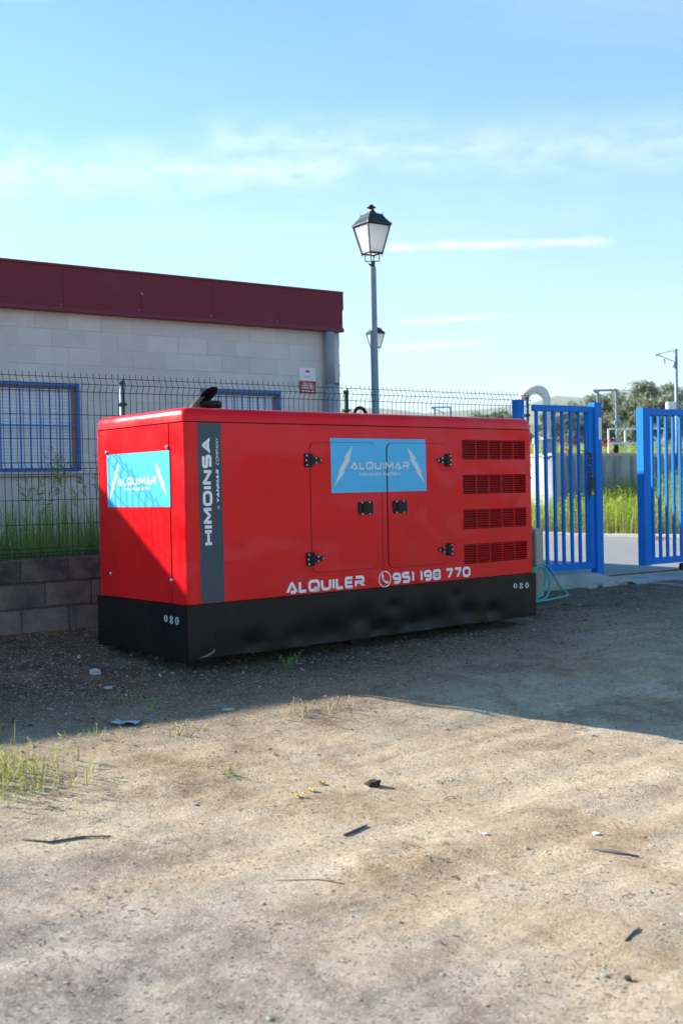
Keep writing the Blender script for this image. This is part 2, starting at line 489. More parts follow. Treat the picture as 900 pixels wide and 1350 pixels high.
def text_glyphs(txt, width, height, t, gap=.16, shear=0.0, subst=None):
    """polygons in a box width x height, origin bottom left; t = stroke (fraction of height)"""
    adv = []; x = 0.0
    for ch in txt:
        if ch == ' ': x += .45; continue
        g = (subst or {}).get(ch, ch); wd = GL[g][0]
        adv.append((g, x, wd)); x += wd + gap
    k = width / (x - gap); out = []
    kk = k / height     # horizontal stretch against vertical
    for g, gx, wd in adv:
        wpx = wd * kk; one = []; out.append(one)
        for pl, closed in GL[g][2]:
            pts = [(gx * kk + t / 2 + px * (wpx - t), t / 2 + py * (1 - t)) for px, py in pl]
            pts = fillet(pts, GL[g][1], closed)
            for q in ribbon(pts, t, closed, flat=True):
                one.append([((a + shear * b) * height, min(max(b, -0.02), 1.5) * height) for a, b in q])
    return out
def text_polys(*a, **k): return sum(text_glyphs(*a, **k), [])
def letters(name, glyphs, f, m, parent, piece='letter'):
    # a lettering part whose letters are sub-parts
    p = bpy.data.objects.new(name, None); COL.objects.link(p); p.parent = parent; p.empty_display_size = .05
    for g in glyphs: MB().sheet(g, f).obj(piece, m, p)
    return p
BOLT = [(0, 0), (.33, .36), (.22, .34), (.62, .70), (.50, .675), (1.0, 1.0), (.70, .58), (.80, .60), (.40, .27), (.53, .30)]
BOLT = [(0.0, 0.0), (.26, .355), (.20, .36), (.60, .70), (.50, .70), (1.0, 1.0), (.80, .675), (.86, .67), (.47, .355), (.55, .36)]

# ================================================================== GROUND
YV = [(-30, -.3), (0, -.11), (1.5, -.09), (3, -.04), (4.4, .045), (5.9, .235), (7.05, .33), (8, .38), (8.8, .44), (9.0, .45), (60, .45)]
KN = (0.696, 0.718)      # outward normal of the kerb line
def kerb_s(x, y): return (x - 2.5) * KN[0] + (y - 27.3) * KN[1]
def hbase(x, y):
    u, v = uv_of(x, y)
    z = lerp_tab(v, YV)
    z -= .075 * sstep(u, 6.5, 9.2) * sstep(v, 7.6, 8.8)
    z += .48 * sstep(v, 8.98, 9.12) * sstep(u, 8.86, 8.4)          # raised ground behind the block wall
    s = kerb_s(x, y)
    z += .12 * sstep(s, .05, .35) + .75 * sstep(s, .3, 6)
    far = max(0.0, y - 31)
    z += .95 * sstep(y, 31, 36) + .035 * max(0, min(y, 420) - 36)
    return z
def hdirt(x, y):
    u, v = uv_of(x, y)
    yard = 1 - sstep(v, 8.7, 8.95)
    yard *= 1 - sstep(kerb_s(x, y), -12, -10)
    if yard <= 0: return 0.0
    p = Vector((x, y, 0))
    d = .010 * (noise.noise(p * .55) + .5 * noise.noise(p * 1.3 + Vector((7, 3, 0))))
    # wheel ruts running along the machine, towards the gate
    a = radians(41); q = -x * sin(a) + y * cos(a); r = x * cos(a) + y * sin(a)
    q += .12 * noise.noise(Vector((r * .35, 3.3, 0)))
    for c0, wd, dp in ((3.2, .14, .014), (3.75, .10, .010), (4.6, .16, .010), (2.2, .18, .010), (1.4, .12, .009)):
        d += dp * (-exp(-((q - c0) / wd) ** 2) + .55 * exp(-((q - c0 - wd * 1.7) / (wd * .7)) ** 2)) * (.6 + .5 * noise.noise(Vector((r * .6, c0, 0))))
    pp = Vector((q * 9, r * 2.2, 0))
    d += .006 * noise.noise(pp) + .0055 * noise.noise(p * 5) + .003 * noise.noise(p * 13)
    return d * yard
def hz(x, y): return hbase(x, y) + hdirt(x, y)

def axis(lo, hi, st, far_lo, far_hi, g=1.22):
    a = []; x = lo; d = st
    while x > far_lo:
        d *= g; x -= d; a.append(x)
    a = a[::-1]
    n = int((hi - lo) / st)
    a += [lo + i * (hi - lo) / n for i in range(n + 1)]
    x = hi; d = st
    while x < far_hi:
        d *= g; x += d; a.append(x)
    return a
def build_ground():
    xs = axis(-3.6, 5.6, .032, -3500, 3500, 1.16)
    ys = axis(2.9, 15.2, .036, -3500, 5000, 1.12)
    nx, ny = len(xs), len(ys)
    verts = [(x, y, hz(x, y)) for y in ys for x in xs]
    faces = [(j * nx + i, j * nx + i + 1, (j + 1) * nx + i + 1, (j + 1) * nx + i) for j in range(ny - 1) for i in range(nx - 1)]
    mi = []
    for j in range(ny - 1):
        for i in range(nx - 1):
            x = (xs[i] + xs[i + 1]) / 2; y = (ys[j] + ys[j + 1]) / 2
            mi.append(1 if kerb_s(x, y) > .1 or hypot(x, y) > 60 else 0)
    me = bpy.data.meshes.new('ground'); me.from_pydata(verts, [], faces)
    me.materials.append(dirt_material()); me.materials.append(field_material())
    me.polygons.foreach_set('material_index', mi)
    me.polygons.foreach_set('use_smooth', [True] * len(faces))
    o = link('ground', me); kind(o, 'structure')
    return o

def dirt_material():
    m = bpy.data.materials.new('dry_dirt'); m.use_nodes = True
    q = NT(m.node_tree); b = q.n['Principled BSDF']
    pos = q.add('ShaderNodeNewGeometry').outputs['Position']
    sp = q.add('ShaderNodeSeparateXYZ'); q.l.new(pos, sp.inputs[0])
    big = q.noise(pos, .75, 7, .6, .3)
    turned = q.mapping(pos, rot=(0, 0, radians(-40)))
    track = q.noise(q.mapping(turned, scale=(.30, 2.4, 1)), 1.3, 8, .64, .5)
    mid = q.noise(pos, 4.5, 8, .68, .2)
    fine = q.noise(pos, 34, 6, .7)
    tan_ = (0.435, 0.30, 0.185, 1); pale = (0.60, 0.46, 0.325, 1); brown = (0.26, 0.16, 0.09, 1); grey = (0.43, 0.345, 0.28, 1)
    c = q.mix(q.ramp(big, .35, .65), tan_, pale)
    c = q.mix(q.ramp(track, .44, .64), c, pale)
    trk2 = q.noise(q.mapping(turned, scale=(.28, 5, 1), loc=(5, 1, 0)), 1.5, 8, .68, .8)
    c = q.mix(q.math('MULTIPLY', q.ramp(trk2, .50, .68), .40), c, brown)
    c = q.mix(q.math('MULTIPLY', q.ramp(q.noise(pos, 1.7, 8, .7, .5), .48, .66), .85), c, brown)
    c = q.mix(q.math('MULTIPLY', q.ramp(q.noise(q.mapping(pos, loc=(9, 4, 0)), .9, 7, .65), .53, .68), .6), c, grey)
    # grey patches: soft shade of the near left corner put into the dirt colour
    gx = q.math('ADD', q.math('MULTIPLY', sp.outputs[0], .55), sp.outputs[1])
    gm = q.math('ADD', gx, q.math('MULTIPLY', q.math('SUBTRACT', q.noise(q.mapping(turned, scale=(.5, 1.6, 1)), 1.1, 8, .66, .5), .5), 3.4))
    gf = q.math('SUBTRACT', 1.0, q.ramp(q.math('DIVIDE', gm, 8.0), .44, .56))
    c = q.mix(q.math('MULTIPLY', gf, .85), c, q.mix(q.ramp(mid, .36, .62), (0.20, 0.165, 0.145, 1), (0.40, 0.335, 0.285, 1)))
    # dark loose litter soil along the block wall and round the machine
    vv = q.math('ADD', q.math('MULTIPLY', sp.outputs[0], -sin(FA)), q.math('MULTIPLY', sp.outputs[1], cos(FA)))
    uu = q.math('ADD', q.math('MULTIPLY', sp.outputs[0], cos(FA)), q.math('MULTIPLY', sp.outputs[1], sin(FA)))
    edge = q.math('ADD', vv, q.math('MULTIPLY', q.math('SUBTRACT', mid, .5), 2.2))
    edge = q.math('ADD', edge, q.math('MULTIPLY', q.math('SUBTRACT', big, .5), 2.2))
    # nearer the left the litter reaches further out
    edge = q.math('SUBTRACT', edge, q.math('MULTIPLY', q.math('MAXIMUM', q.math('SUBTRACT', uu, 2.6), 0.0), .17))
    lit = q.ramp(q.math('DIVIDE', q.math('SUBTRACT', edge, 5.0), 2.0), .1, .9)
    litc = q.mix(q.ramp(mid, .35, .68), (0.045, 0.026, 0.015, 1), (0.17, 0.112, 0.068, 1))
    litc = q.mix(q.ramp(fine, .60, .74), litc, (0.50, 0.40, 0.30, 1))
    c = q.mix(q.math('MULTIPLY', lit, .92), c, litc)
    grit = q.noise(pos, 130, 4, .75)
    f = q.math('ADD', q.math('MULTIPLY', fine, .95), .52)
    f = q.math('MULTIPLY', f, q.math('ADD', q.math('MULTIPLY', grit, 1.3), .35))
    f = q.math('MULTIPLY', f, q.math('ADD', q.math('MULTIPLY', mid, .55), .72))
    cb = q.add('ShaderNodeCombineXYZ')
    for i in range(3): q.l.new(f, cb.inputs[i])
    c = q.mix(1.0, c, cb.outputs[0], 'MULTIPLY')
    # dark crumbs
    def specks(scale, size, off):
        v_ = q.add('ShaderNodeTexVoronoi', feature='F1'); v_.inputs['Scale'].default_value = scale; v_.inputs['Randomness'].default_value = 1
        q.l.new(q.mapping(pos, loc=(off, off, 0), scale=(1, 1.5, 1), rot=(0, 0, off)), v_.inputs['Vector'])
        sc_ = q.add('ShaderNodeSeparateColor'); q.l.new(v_.outputs['Color'], sc_.inputs[0])
        r_ = q.math('MULTIPLY', q.math('POWER', sc_.outputs[0], 2.0), size)
        return q.math('MULTIPLY', q.math('SUBTRACT', r_, v_.outputs['Distance']), 12, clamp=True)
    sp1 = q.math('MAXIMUM', specks(55, .55, .3), specks(24, .38, 1.7))
    c = q.mix(q.math('MULTIPLY', sp1, q.math('ADD', q.math('MULTIPLY', q.ramp(mid, .40, .60), .6), .25)), c, (0.10, 0.07, 0.048, 1))
    # light chips
    sp2 = q.math('MAXIMUM', specks(62, .5, 4.1), specks(30, .30, 2.9))
    c = q.mix(q.math('MULTIPLY', sp2, .7), c, (0.52, 0.47, 0.40, 1))
    # drying cracks
    vo = q.add('ShaderNodeTexVoronoi', feature='DISTANCE_TO_EDGE'); vo.inputs['Scale'].default_value = 4.2
    vd = q.mapping(pos); va = q.add('ShaderNodeVectorMath', operation='ADD')
    nv = q.add('ShaderNodeTexNoise'); nv.inputs['Scale'].default_value = 3; q.l.new(pos, nv.inputs['Vector'])
    q.l.new(vd, va.inputs[0]); q.l.new(nv.outputs['Color'], va.inputs[1]); q.l.new(va.outputs[0], vo.inputs['Vector'])
    crack = q.math('MULTIPLY', q.math('SUBTRACT', 1.0, q.ramp(vo.outputs['Distance'], .002, .018)), q.ramp(q.noise(q.mapping(pos, loc=(2, 2, 0)), .8, 4), .5, .62))
    c = q.mix(q.math('MULTIPLY', crack, .55), c, (0.13, 0.10, 0.07, 1))
    q.l.new(c, b.inputs['Base Color']); b.inputs['Roughness'].default_value = .97
    b.inputs['Specular IOR Level'].default_value = .15
    b1 = q.add('ShaderNodeBump', inp={'Height': q.noise(pos, 22, 8, .72), 'Strength': .5, 'Distance': .022})
    b2 = q.add('ShaderNodeBump', inp={'Height': q.noise(pos, 95, 5, .7), 'Strength': .8, 'Distance': .010, 'Normal': b1.outputs[0]})
    b3 = q.add('ShaderNodeBump', invert=True, inp={'Height': crack, 'Strength': .5, 'Distance': .006, 'Normal': b2.outputs[0]})
    q.l.new(b3.outputs[0], b.inputs['Normal'])
    return m

def field_material():
    m = bpy.data.materials.new('field_grass'); m.use_nodes = True
    q = NT(m.node_tree); b = q.n['Principled BSDF']
    pos = q.add('ShaderNodeNewGeometry').outputs['Position']
    n1 = q.noise(pos, .35, 8, .65); n2 = q.noise(pos, 5, 6, .7)
    c = q.mix(q.ramp(n1, .38, .62), (0.12, 0.14, 0.04, 1), (0.24, 0.20, 0.09, 1))
    c = q.mix(q.math('MULTIPLY', q.ramp(n2, .4, .7), .5), c, (0.07, 0.08, 0.025, 1))
    c = q.mix(q.math('MULTIPLY', q.ramp(q.noise(pos, .02, 5), .45, .55), .5), c, (0.16, 0.13, 0.08, 1))
    q.l.new(c, b.inputs['Base Color']); b.inputs['Roughness'].default_value = .95
    bp = q.add('ShaderNodeBump', inp={'Height': n2, 'Strength': .8, 'Distance': .2}); q.l.new(bp.outputs[0], b.inputs['Normal'])
    return m
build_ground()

# road beyond the gate, kerb, apron
KERB = [(-3, 33.2), (2.5, 27.3), (4.2, 26.0), (5.6, 24.6), (7.2, 23.0), (9, 21.2), (14, 16.4), (24, 6.5)]
def road():
    b = MB(); inner = [UV(u, 10.15) for u in (2.6, 8.8, 9.4, 10.4, 12, 14, 18, 26)]
    KER2 = KERB
    # strip between the gate line and the kerb
    n = 40
    def along(pl, t):
        L = [0]
        for a, c in zip(pl, pl[1:]): L.append(L[-1] + hypot(c[0] - a[0], c[1] - a[1]))
        s = t * L[-1]
        for i in range(len(pl) - 1):
            if s <= L[i + 1] + 1e-9:
                k = (s - L[i]) / (L[i + 1] - L[i]); return (pl[i][0] + k * (pl[i + 1][0] - pl[i][0]), pl[i][1] + k * (pl[i + 1][1] - pl[i][1]))
        return pl[-1][:2]
    inn = [UV(u, 10.15)[:2] for u in (8.9, 26)]
    vs = []; m = 14
    for i in range(n + 1):
        a = along(inn, i / n); c = along(KERB[1:], i / n)
        for j in range(m + 1):
            x = a[0] + (c[0] - a[0]) * j / m; y = a[1] + (c[1] - a[1]) * j / m
            vs.append((x, y, max(.392, hbase(x, y) + .012)))
    fs = [(i * (m + 1) + j, (i + 1) * (m + 1) + j, (i + 1) * (m + 1) + j + 1, i * (m + 1) + j + 1) for i in range(n) for j in range(m)]
    b.add(vs, fs)
    kind(b.obj('road', ASPH), 'structure')
road()
def kerb():
    t = thing('kerb', 'low concrete kerb edging the far side of the road below the tall grass', 'kerb', (KERB[1][0], KERB[1][1], .38))
    for i in range(1, len(KERB) - 2):
        a = Vector(KERB[i]); c = Vector(KERB[i + 1]); L = (c - a).length; n = max(1, round(L / 1.0)); d = (c - a) / n
        for k in range(n):
            p = a + d * k; ln = d.length - .012; an = atan2(d.y, d.x)
            s = MB().bbox((0, 0, -.10), (ln, .17, .15 + random.uniform(-.015, .015)), .015)
            o = s.obj('kerb_stone', CONC, t, (p.x - KERB[1][0], p.y - KERB[1][1], 0)); o.rotation_euler = (0, random.uniform(-.01, .01), an)
    t['kind'] = 'structure'
kerb()
def apron():
    vs = []; nu, nv = 24, 8
    for j in range(nv + 1):
        for i in range(nu + 1):
            u = 10.75 + (16 - 10.75) * i / nu; v = 9.15 + (10.15 - 9.15) * j / nv
            if j == 0: v += .10 * noise.noise(Vector((u * 2.1, 0, 0))) - .12 * sstep(u, 11.0, 12.5)
            x, y, _ = UV(u, v); vs.append((x, y, .388 + .012 * (j > 0) + .012 * sstep(v, 9.2, 9.9) if j else hz(x, y) - .01))
    fs = [(j * (nu + 1) + i, j * (nu + 1) + i + 1, (j + 1) * (nu + 1) + i + 1, (j + 1) * (nu + 1) + i) for j in range(nv) for i in range(nu)]
    b = MB(); b.smooth = True; b.add(vs, fs)
    kind(b.obj('concrete_threshold', CONC), 'structure')
    # steel track of the sliding gate
    t = MB().box((0, -.02, 0), (5.4, .02, .02))
    o = t.obj('gate_track', RUST, None, UV(10.85, 9.93, .412)); o.rotation_euler = (0, 0, FA)
    tag(o, 'rusty steel track set in the concrete under the right-hand gate', 'track')
apron()

# ================================================================== GENERATOR
GA = 0.694031834
GX, GY, GZ = -1.07000739, 7.86379203, EYE - 1.16581501
L, W = 3.605, 1.269
ZB, ZS, ZT = .380, 1.653, 1.750
gen_t = thing('generator', 'big red boxy diesel generator on a black skid base standing on the dirt', 'generator', (GX, GY, GZ - .10), GA)
OZ = .10                # the empty stands on the ground, the skid floats 10 cm above it
def F(s, z, off=0.0): return (s, -off, z + OZ)          # front side: s along, z up, off = proud of the sheet
def E(nn, z, off=0.0): return (-off, nn, z + OZ)        # near end: nn = distance back from the front corner

def arc_poly(c, r, a0, a1, n):
    return [(c[0] + r * cos(a0 + (a1 - a0) * i / n), c[1] + r * sin(a0 + (a1 - a0) * i / n)) for i in range(n + 1)]
def rrect(x0, z0, x1, z1, r, n=6):
    return (arc_poly((x1 - r, z0 + r), r, -pi / 2, 0, n) + arc_poly((x1 - r, z1 - r), r, 0, pi / 2, n) +
            arc_poly((x0 + r, z1 - r), r, pi / 2, pi, n) + arc_poly((x0 + r, z0 + r), r, pi, 1.5 * pi, n))
LOUV = [(2.727, 1.391, 3.519, 1.556), (2.725, 1.098, 3.519, 1.261), (2.724, .803, 3.517, .967), (2.723, .509, 3.515, .673)]
def build_body():
    b = MB()
    r = .028
    z0, z1 = ZB + OZ + .004, ZS + OZ - .004
    # rounded footprint without the front straight
    fp = arc_poly((L - r, r), r, -pi / 2, 0, 5) + arc_poly((L - r, W - r), r, 0, pi / 2, 5) + arc_poly((r, W - r), r, pi / 2, pi, 5) + arc_poly((r, r), r, pi, 1.5 * pi, 5)
    n = len(fp); b.smooth = True
    vs = [(x, y, z0) for x, y in fp] + [(x, y, z1) for x, y in fp]
    b.add(vs, [(i, i + 1, n + i + 1, n + i) for i in range(n - 1)])
    b.smooth = False
    b.add([(x, y, z1) for x, y in fp], [list(range(n))])
    # front sheet with the four louvre openings
    ss = [r, 2.7225, 3.5175, L - r]
    xs = [r, LOUV[0][0] - .002, LOUV[0][2] - .002, L - r]
    zs = [z0]
    for (a, c, d, e) in LOUV[::-1]: zs += [c + OZ, e + OZ]
    zs.append(z1)
    for i in range(3):
        for j in range(len(zs) - 1):
            x0, x1, za, zb = xs[i], xs[i + 1], zs[j], zs[j + 1]
            if i == 1 and j % 2 == 1:
                dp = .07
                b.mi = 1
                b.add([(x0, 0, za), (x1, 0, za), (x1, 0, zb), (x0, 0, zb), (x0, dp, za), (x1, dp, za), (x1, dp, zb), (x0, dp, zb)],
                      [(0, 1, 5, 4), (1, 2, 6, 5), (2, 3, 7, 6), (3, 0, 4, 7)])
                b.mi = 1; b.add([(x0, dp, za), (x1, dp, za), (x1, dp, zb), (x0, dp, zb)], [(0, 1, 2, 3)]); b.mi = 0
            else:
                b.add([(x0, 0, za), (x1, 0, za), (x1, 0, zb), (x0, 0, zb)], [(0, 1, 2, 3)])
    o = b.obj('body', [RED, GAP], gen_t)
    # louvres
    for (x0, c, x1, e) in LOUV:
        lo = bpy.data.objects.new('louvre', None); COL.objects.link(lo); lo.parent = gen_t; lo.empty_display_size = .1
        mb_ = None
        for k in range(4):
            lc = (x0 + (x1 - x0) * (.205 + .198 * k), 0, c + OZ)
            if mb_ is None: mb_ = MB().box((-.0035, -.002, 0), (.0035, .004, e - c)).obj('louvre_bar', RED, lo, lc).data
            else: link('louvre_bar', mb_, lo, lc)
        nsl = 8
        sl = MB(); h = (e - c) / nsl; wl_ = x1 - x0 - .006
        sl.add([(0, -.008, 0), (wl_, -.008, 0), (wl_, .006, .004), (0, .006, .004), (0, -.008, .0015), (wl_, -.008, .0015), (wl_, .004, .0095), (0, .004, .0095)],
               [(0, 3, 2, 1), (4, 5, 6, 7), (0, 1, 5, 4), (1, 2, 6, 5), (2, 3, 7, 6), (3, 0, 4, 7)])
        me = None
        for k in range(nsl):
            lc = (x0 + .002, .002, c + OZ + h * (k + .36))
            if me is None: so_ = sl.obj('slat', RED, lo, lc); me = so_.data
            else: link('slat', me, lo, lc)
build_body()

def build_lid():
    b = MB(); b.smooth = True
    prof = [(.0, .0), (.004, ZT - ZS - .055), (.012, ZT - ZS - .025), (.03, ZT - ZS - .007), (.055, ZT - ZS)]
    def loop(inset, z):
        r = .045; i = inset - .004
        x0, x1, y0, y1 = i, L - i, i, W - i
        pl = arc_poly((x1 - r, y0 + r), r, -pi / 2, 0, 4) + arc_poly((x1 - r, y1 - r), r, 0, pi / 2, 4) + arc_poly((x0 + r, y1 - r), r, pi / 2, pi, 4) + arc_poly((x0 + r, y0 + r), r, pi, 1.5 * pi, 4)
        return [(x, y, ZS + OZ + z + .004) for x, y in pl]
    rings = [loop(i, z) for i, z in prof]; n = len(rings[0]); vs = sum(rings, [])
    fs = [(k * n + i, k * n + (i + 1) % n, (k + 1) * n + (i + 1) % n, (k + 1) * n + i) for k in range(len(rings) - 1) for i in range(n)]
    b.add(vs, fs); b.smooth = False
    b.add(rings[-1], [list(range(n))]); b.add(rings[0], [list(range(n))[::-1]])
    o = b.obj('lid', RED, gen_t)
    o['label'] = 'red roof lid with rounded edges'
build_lid()
MB().box((.012, .012, ZS + OZ - .008), (L - .012, W - .012, ZS + OZ + .006)).obj('lid_seam', GAP, gen_t)

def build_base():
    b = MB(); pr = .016
    x0, x1, y0, y1 = -pr, L + pr * .4, -pr, W + pr
    zb, zt = OZ, ZB + OZ
    # front plate with knocks and dents
    rng = random.Random(3)
    dents = [(2.75, .10, .10, .012), (2.35, .08, .12, .016), (2.1, .07, .09, .014), (1.55, .15, .10, .010), (1.25, .07, .12, .012),
             (3.05, .09, .08, .012), (.95, .08, .08, .010), (2.6, .25, .05, .006), (.55, .06, .09, .012), (1.9, .22, .06, .006), (1.75, .05, .08, .014)]
    nx, nz = 150, 16; vs = []
    for j in range(nz + 1):
        for i in range(nx + 1):
            x = x0 + (x1 - x0) * i / nx; z = .38 * j / nz
            d = sum(1.7 * a * exp(-((x - c) / r) ** 2 - ((z - h) / (r * .75)) ** 2) for c, h, r, a in dents)
            d += .004 * noise.noise(Vector((x * 2.3, z * 3, 1)))
            if i in (0, nx): d = 0
            bend = .012 * max(0, noise.noise(Vector((x * 1.7, 5, 0)))) * max(0, 1 - z / .06)
            vs.append((x, y0 + d, zb + z + (bend if j == 0 else 0)))
    b.smooth = True
    b.add(vs, [(j * (nx + 1) + i, j * (nx + 1) + i + 1, (j + 1) * (nx + 1) + i + 1, (j + 1) * (nx + 1) + i) for j in range(nz) for i in range(nx)])
    b.smooth = False
    vs = [(x0, y0, zb), (x0, y1, zb), (x1, y1, zb), (x1, y0, zb), (x0, y0, zt), (x0, y1, zt), (x1, y1, zt), (x1, y0, zt)]
    b.add(vs, [(1, 0, 4, 5), (2, 1, 5, 6), (3, 2, 6, 7), (4, 7, 6, 5), (0, 1, 2, 3)])
    o = b.obj('base', BLACKP, gen_t); o['label'] = 'black dented skid base'
    # vertical corner angle at the near corner
    c = MB().box((x0 - .004, y0 - .003, zb + .004), (x0 + .018, y0 + .016, zt - .003))
    c.obj('corner_angle', BLACKP, gen_t)
    # pale scrape by the near corner
    sc = MB().sheet([[(.06, .012), (.13, .016), (.19, .04), (.20, .066), (.165, .042), (.11, .026)]], lambda a, z: (a, y0 - .006, zb + z))
    sc.obj('scrape', mat('bare_scrape', (.20, .19, .17), .8, var=.6, scale=50), gen_t)
    for s_ in (.30, 1.75, 2.98):
        MB().bbox((s_ - .10, .22, -.03), (s_ + .10, W - .22, OZ + .004), .006).obj('support_foot', GAP, gen_t)
    f2 = MB()
    for s_, z in ((1.053, .247), (1.104, .248)): f2.prism([(s_ + .014 * cos(k), z + OZ + .014 * sin(k)) for k in [i * pi / 4 for i in range(8)]], 1, y0 - .004, y0 + .004)
    f2.obj('bolt_hole', GAP, gen_t)
build_base()

def numerals(f, x0, x1, z0, z1, name):
    """the number 080 in fat stencil figures: two crescents with a thin slot"""
    h = (z1 - z0); w_ = (x1 - x0)
    par = bpy.data.objects.new(name, None); COL.objects.link(par); par.parent = gen_t; par.empty_display_size = .05
    def ring(cx, cz, rx, rz, ix, iz):
        n = 20
        for k in range(n):
            a0, a1 = 2 * pi * k / n, 2 * pi * (k + 1) / n
            b.sheet([[(cx + ix * cos(a0), cz + iz * sin(a0)), (cx + rx * cos(a0), cz + rz * sin(a0)), (cx + rx * cos(a1), cz + rz * sin(a1)), (cx + ix * cos(a1), cz + iz * sin(a1))]], f)
    for k, g in enumerate('080'):
        b = MB()
        cx = x0 + w_ * (.12 + .38 * k); cz = (z0 + z1) / 2 + ((.004, 0, -.002)[k]); rx = abs(w_) * .125
        if g == '0':
            hh = h * (.44 if k == 0 else .5); ring(cx, cz, rx, hh, rx * .30, hh * .80)
        else:
            ring(cx, cz + h * .25, rx * .88, h * .25, rx * .26, h * .155); ring(cx, cz - h * .25, rx, h * .26, rx * .28, h * .165)
        b.obj('digit', NUMP, par)
numerals(lambda a, z: F(a, z, .0205), 3.310, 3.510, .254, .306, 'unit_number')
numerals(lambda a, z: E(a, z, .0185), .293, .098, .243, .299, 'unit_number')

# stripe with the maker's lettering reading upwards
st = MB().sheet([[(.106, ZB + .006), (.3035, ZB + .006), (.3035, ZS - .006), (.106, ZS - .006)]], lambda a, z: F(a, z, .0015)).obj('stripe', STRIPE, gen_t)
def upward(poly, s0, z0): return [[(s0 - y, z0 + x) for x, y in pl] for pl in poly]
letters('maker_lettering', [upward(g, .217, .791) for g in text_glyphs('HIMOINSa', .752, .078, .275, gap=.12)], lambda a, z: F(a, z, .003), WHITEP, gen_t)
sub = text_glyphs('a', .028, .022, .14, shear=.2)
letters('maker_subtitle', [upward(g, .2775, 1.037) for g in sub] + [upward(g, .2785, 1.085) for g in text_glyphs('YaNMaR', .232, .027, .29, gap=.10, shear=.22)] +
        [upward(g, .2770, 1.352) for g in text_glyphs('COMPaNY', .190, .023, .15, gap=.16, shear=.22)], lambda a, z: F(a, z, .003), WHITEP, gen_t)

# doors
DOORS = [(1.095, .540, 1.749, 1.520, .003, .003), (1.871, .530, 2.525, 1.520, .010, .003)]
def clip_poly(poly, x0, z0, x1, z1):
    def cl(p, ins, inter):
        out = []
        for i in range(len(p)):
            a, b_ = p[i - 1], p[i]
            if ins(b_):
                if not ins(a): out.append(inter(a, b_))
                out.append(b_)
            elif ins(a): out.append(inter(a, b_))
        return out
    def ix(xc): return lambda a, b_: (xc, a[1] + (b_[1] - a[1]) * (xc - a[0]) / (b_[0] - a[0]))
    def iz(zc): return lambda a, b_: (a[0] + (b_[0] - a[0]) * (zc - a[1]) / (b_[1] - a[1]), zc)
    for ins, it in ((lambda p: p[0] >= x0, ix(x0)), (lambda p: p[0] <= x1, ix(x1)), (lambda p: p[1] >= z0, iz(z0)), (lambda p: p[1] <= z1, iz(z1))):
        poly = cl(poly, ins, it)
        if not poly: return []
    return poly
SX0, SZ0, SX1, SZ1 = 1.293, 1.135, 2.294, 1.554
sticker = MB().sheet([[(SX0, SZ0), (SX1, SZ0), (SX1, SZ1), (SX0, SZ1)]], lambda a, z: F(a, z, .0012))
PROUD = .005
for (a, c, d, e, g0, g1) in DOORS:
    pl = rrect(a, c, d, e, .055)
    gp = [(x - g0 if x < (a + d) / 2 else x + g1, z + (.003 if z > (c + e) / 2 else -.003)) for x, z in pl]
    dr = MB().prism([(x, z + OZ) for x, z in pl], 1, -PROUD, .001).obj('door', RED, gen_t)
    MB().prism([(x, z + OZ) for x, z in gp], 1, -PROUD + .0025, .002).obj('door_gap', GAP, dr)
    cp = clip_poly(pl, SX0, SZ0, SX1, SZ1)
    sticker.sheet([cp], lambda x, z: F(x, z, PROUD + .0008))
    left = a < 1.5
    hx = a if left else d; sg = 1 if left else -1
    # handle: black recessed paddle with four rivets
    h0, h1 = (1.556, 1.704) if left else (1.918, 2.066)
    hb = MB(); hb.prism([(x, z + OZ) for x, z in rrect(h0, .960, h1, 1.063, .014, 3)], 1, -PROUD - .010, -PROUD + .001)
    ho = hb.obj('handle', BLKPL, dr)
    fr = MB(); fr.prism([(x, z + OZ) for x, z in rrect(h0 + .04, .972, h1 - .03, 1.052, .01, 3)], 1, -PROUD - .019, -PROUD - .009)
    fr.mi = 1
    for rx in (h0 + .035, h1 - .035):
        for rz in (.968, 1.055): fr.prism([(rx + .0065 * cos(k), rz + OZ + .0065 * sin(k)) for k in [i * pi / 4 for i in range(8)]], 1, -PROUD - .013, -PROUD - .008)
    fr.obj('paddle', [BLKPL, STEEL], dr)
    for hz_ in (1.384, .643):
        hb = MB()
        pt = [(-.055, -.045), (-.055, .045), (-.048, .052), (.012, .052), (.018, .046), (.018, .028), (.05, .028), (.105, .010), (.11, 0), (.105, -.010), (.05, -.028), (.018, -.028), (.018, -.046), (.012, -.052), (-.048, -.052)]
        hb.prism([(hx + sg * x, hz_ + OZ + z) for x, z in pt][::sg], 1, -PROUD - .009, .0)
        hb.tube([(hx, -PROUD - .009, hz_ + OZ - .05), (hx, -PROUD - .009, hz_ + OZ + .05)], .008, 8)
        hb.mi = 1
        for x, z in ((-.04, .036), (-.046, 0), (-.04, -.036), (.05, .017), (.05, -.017), (.095, 0), (-.018, .036), (-.018, -.036)):
            if x == -.018: continue
            hb.prism([(hx + sg * x + .0062 * cos(k), hz_ + OZ + z + .0062 * sin(k)) for k in [i * pi / 4 for i in range(8)]], 1, -PROUD - .013, -PROUD - .008)
        hb.obj('hinge', [BLKPL, STEEL], dr)
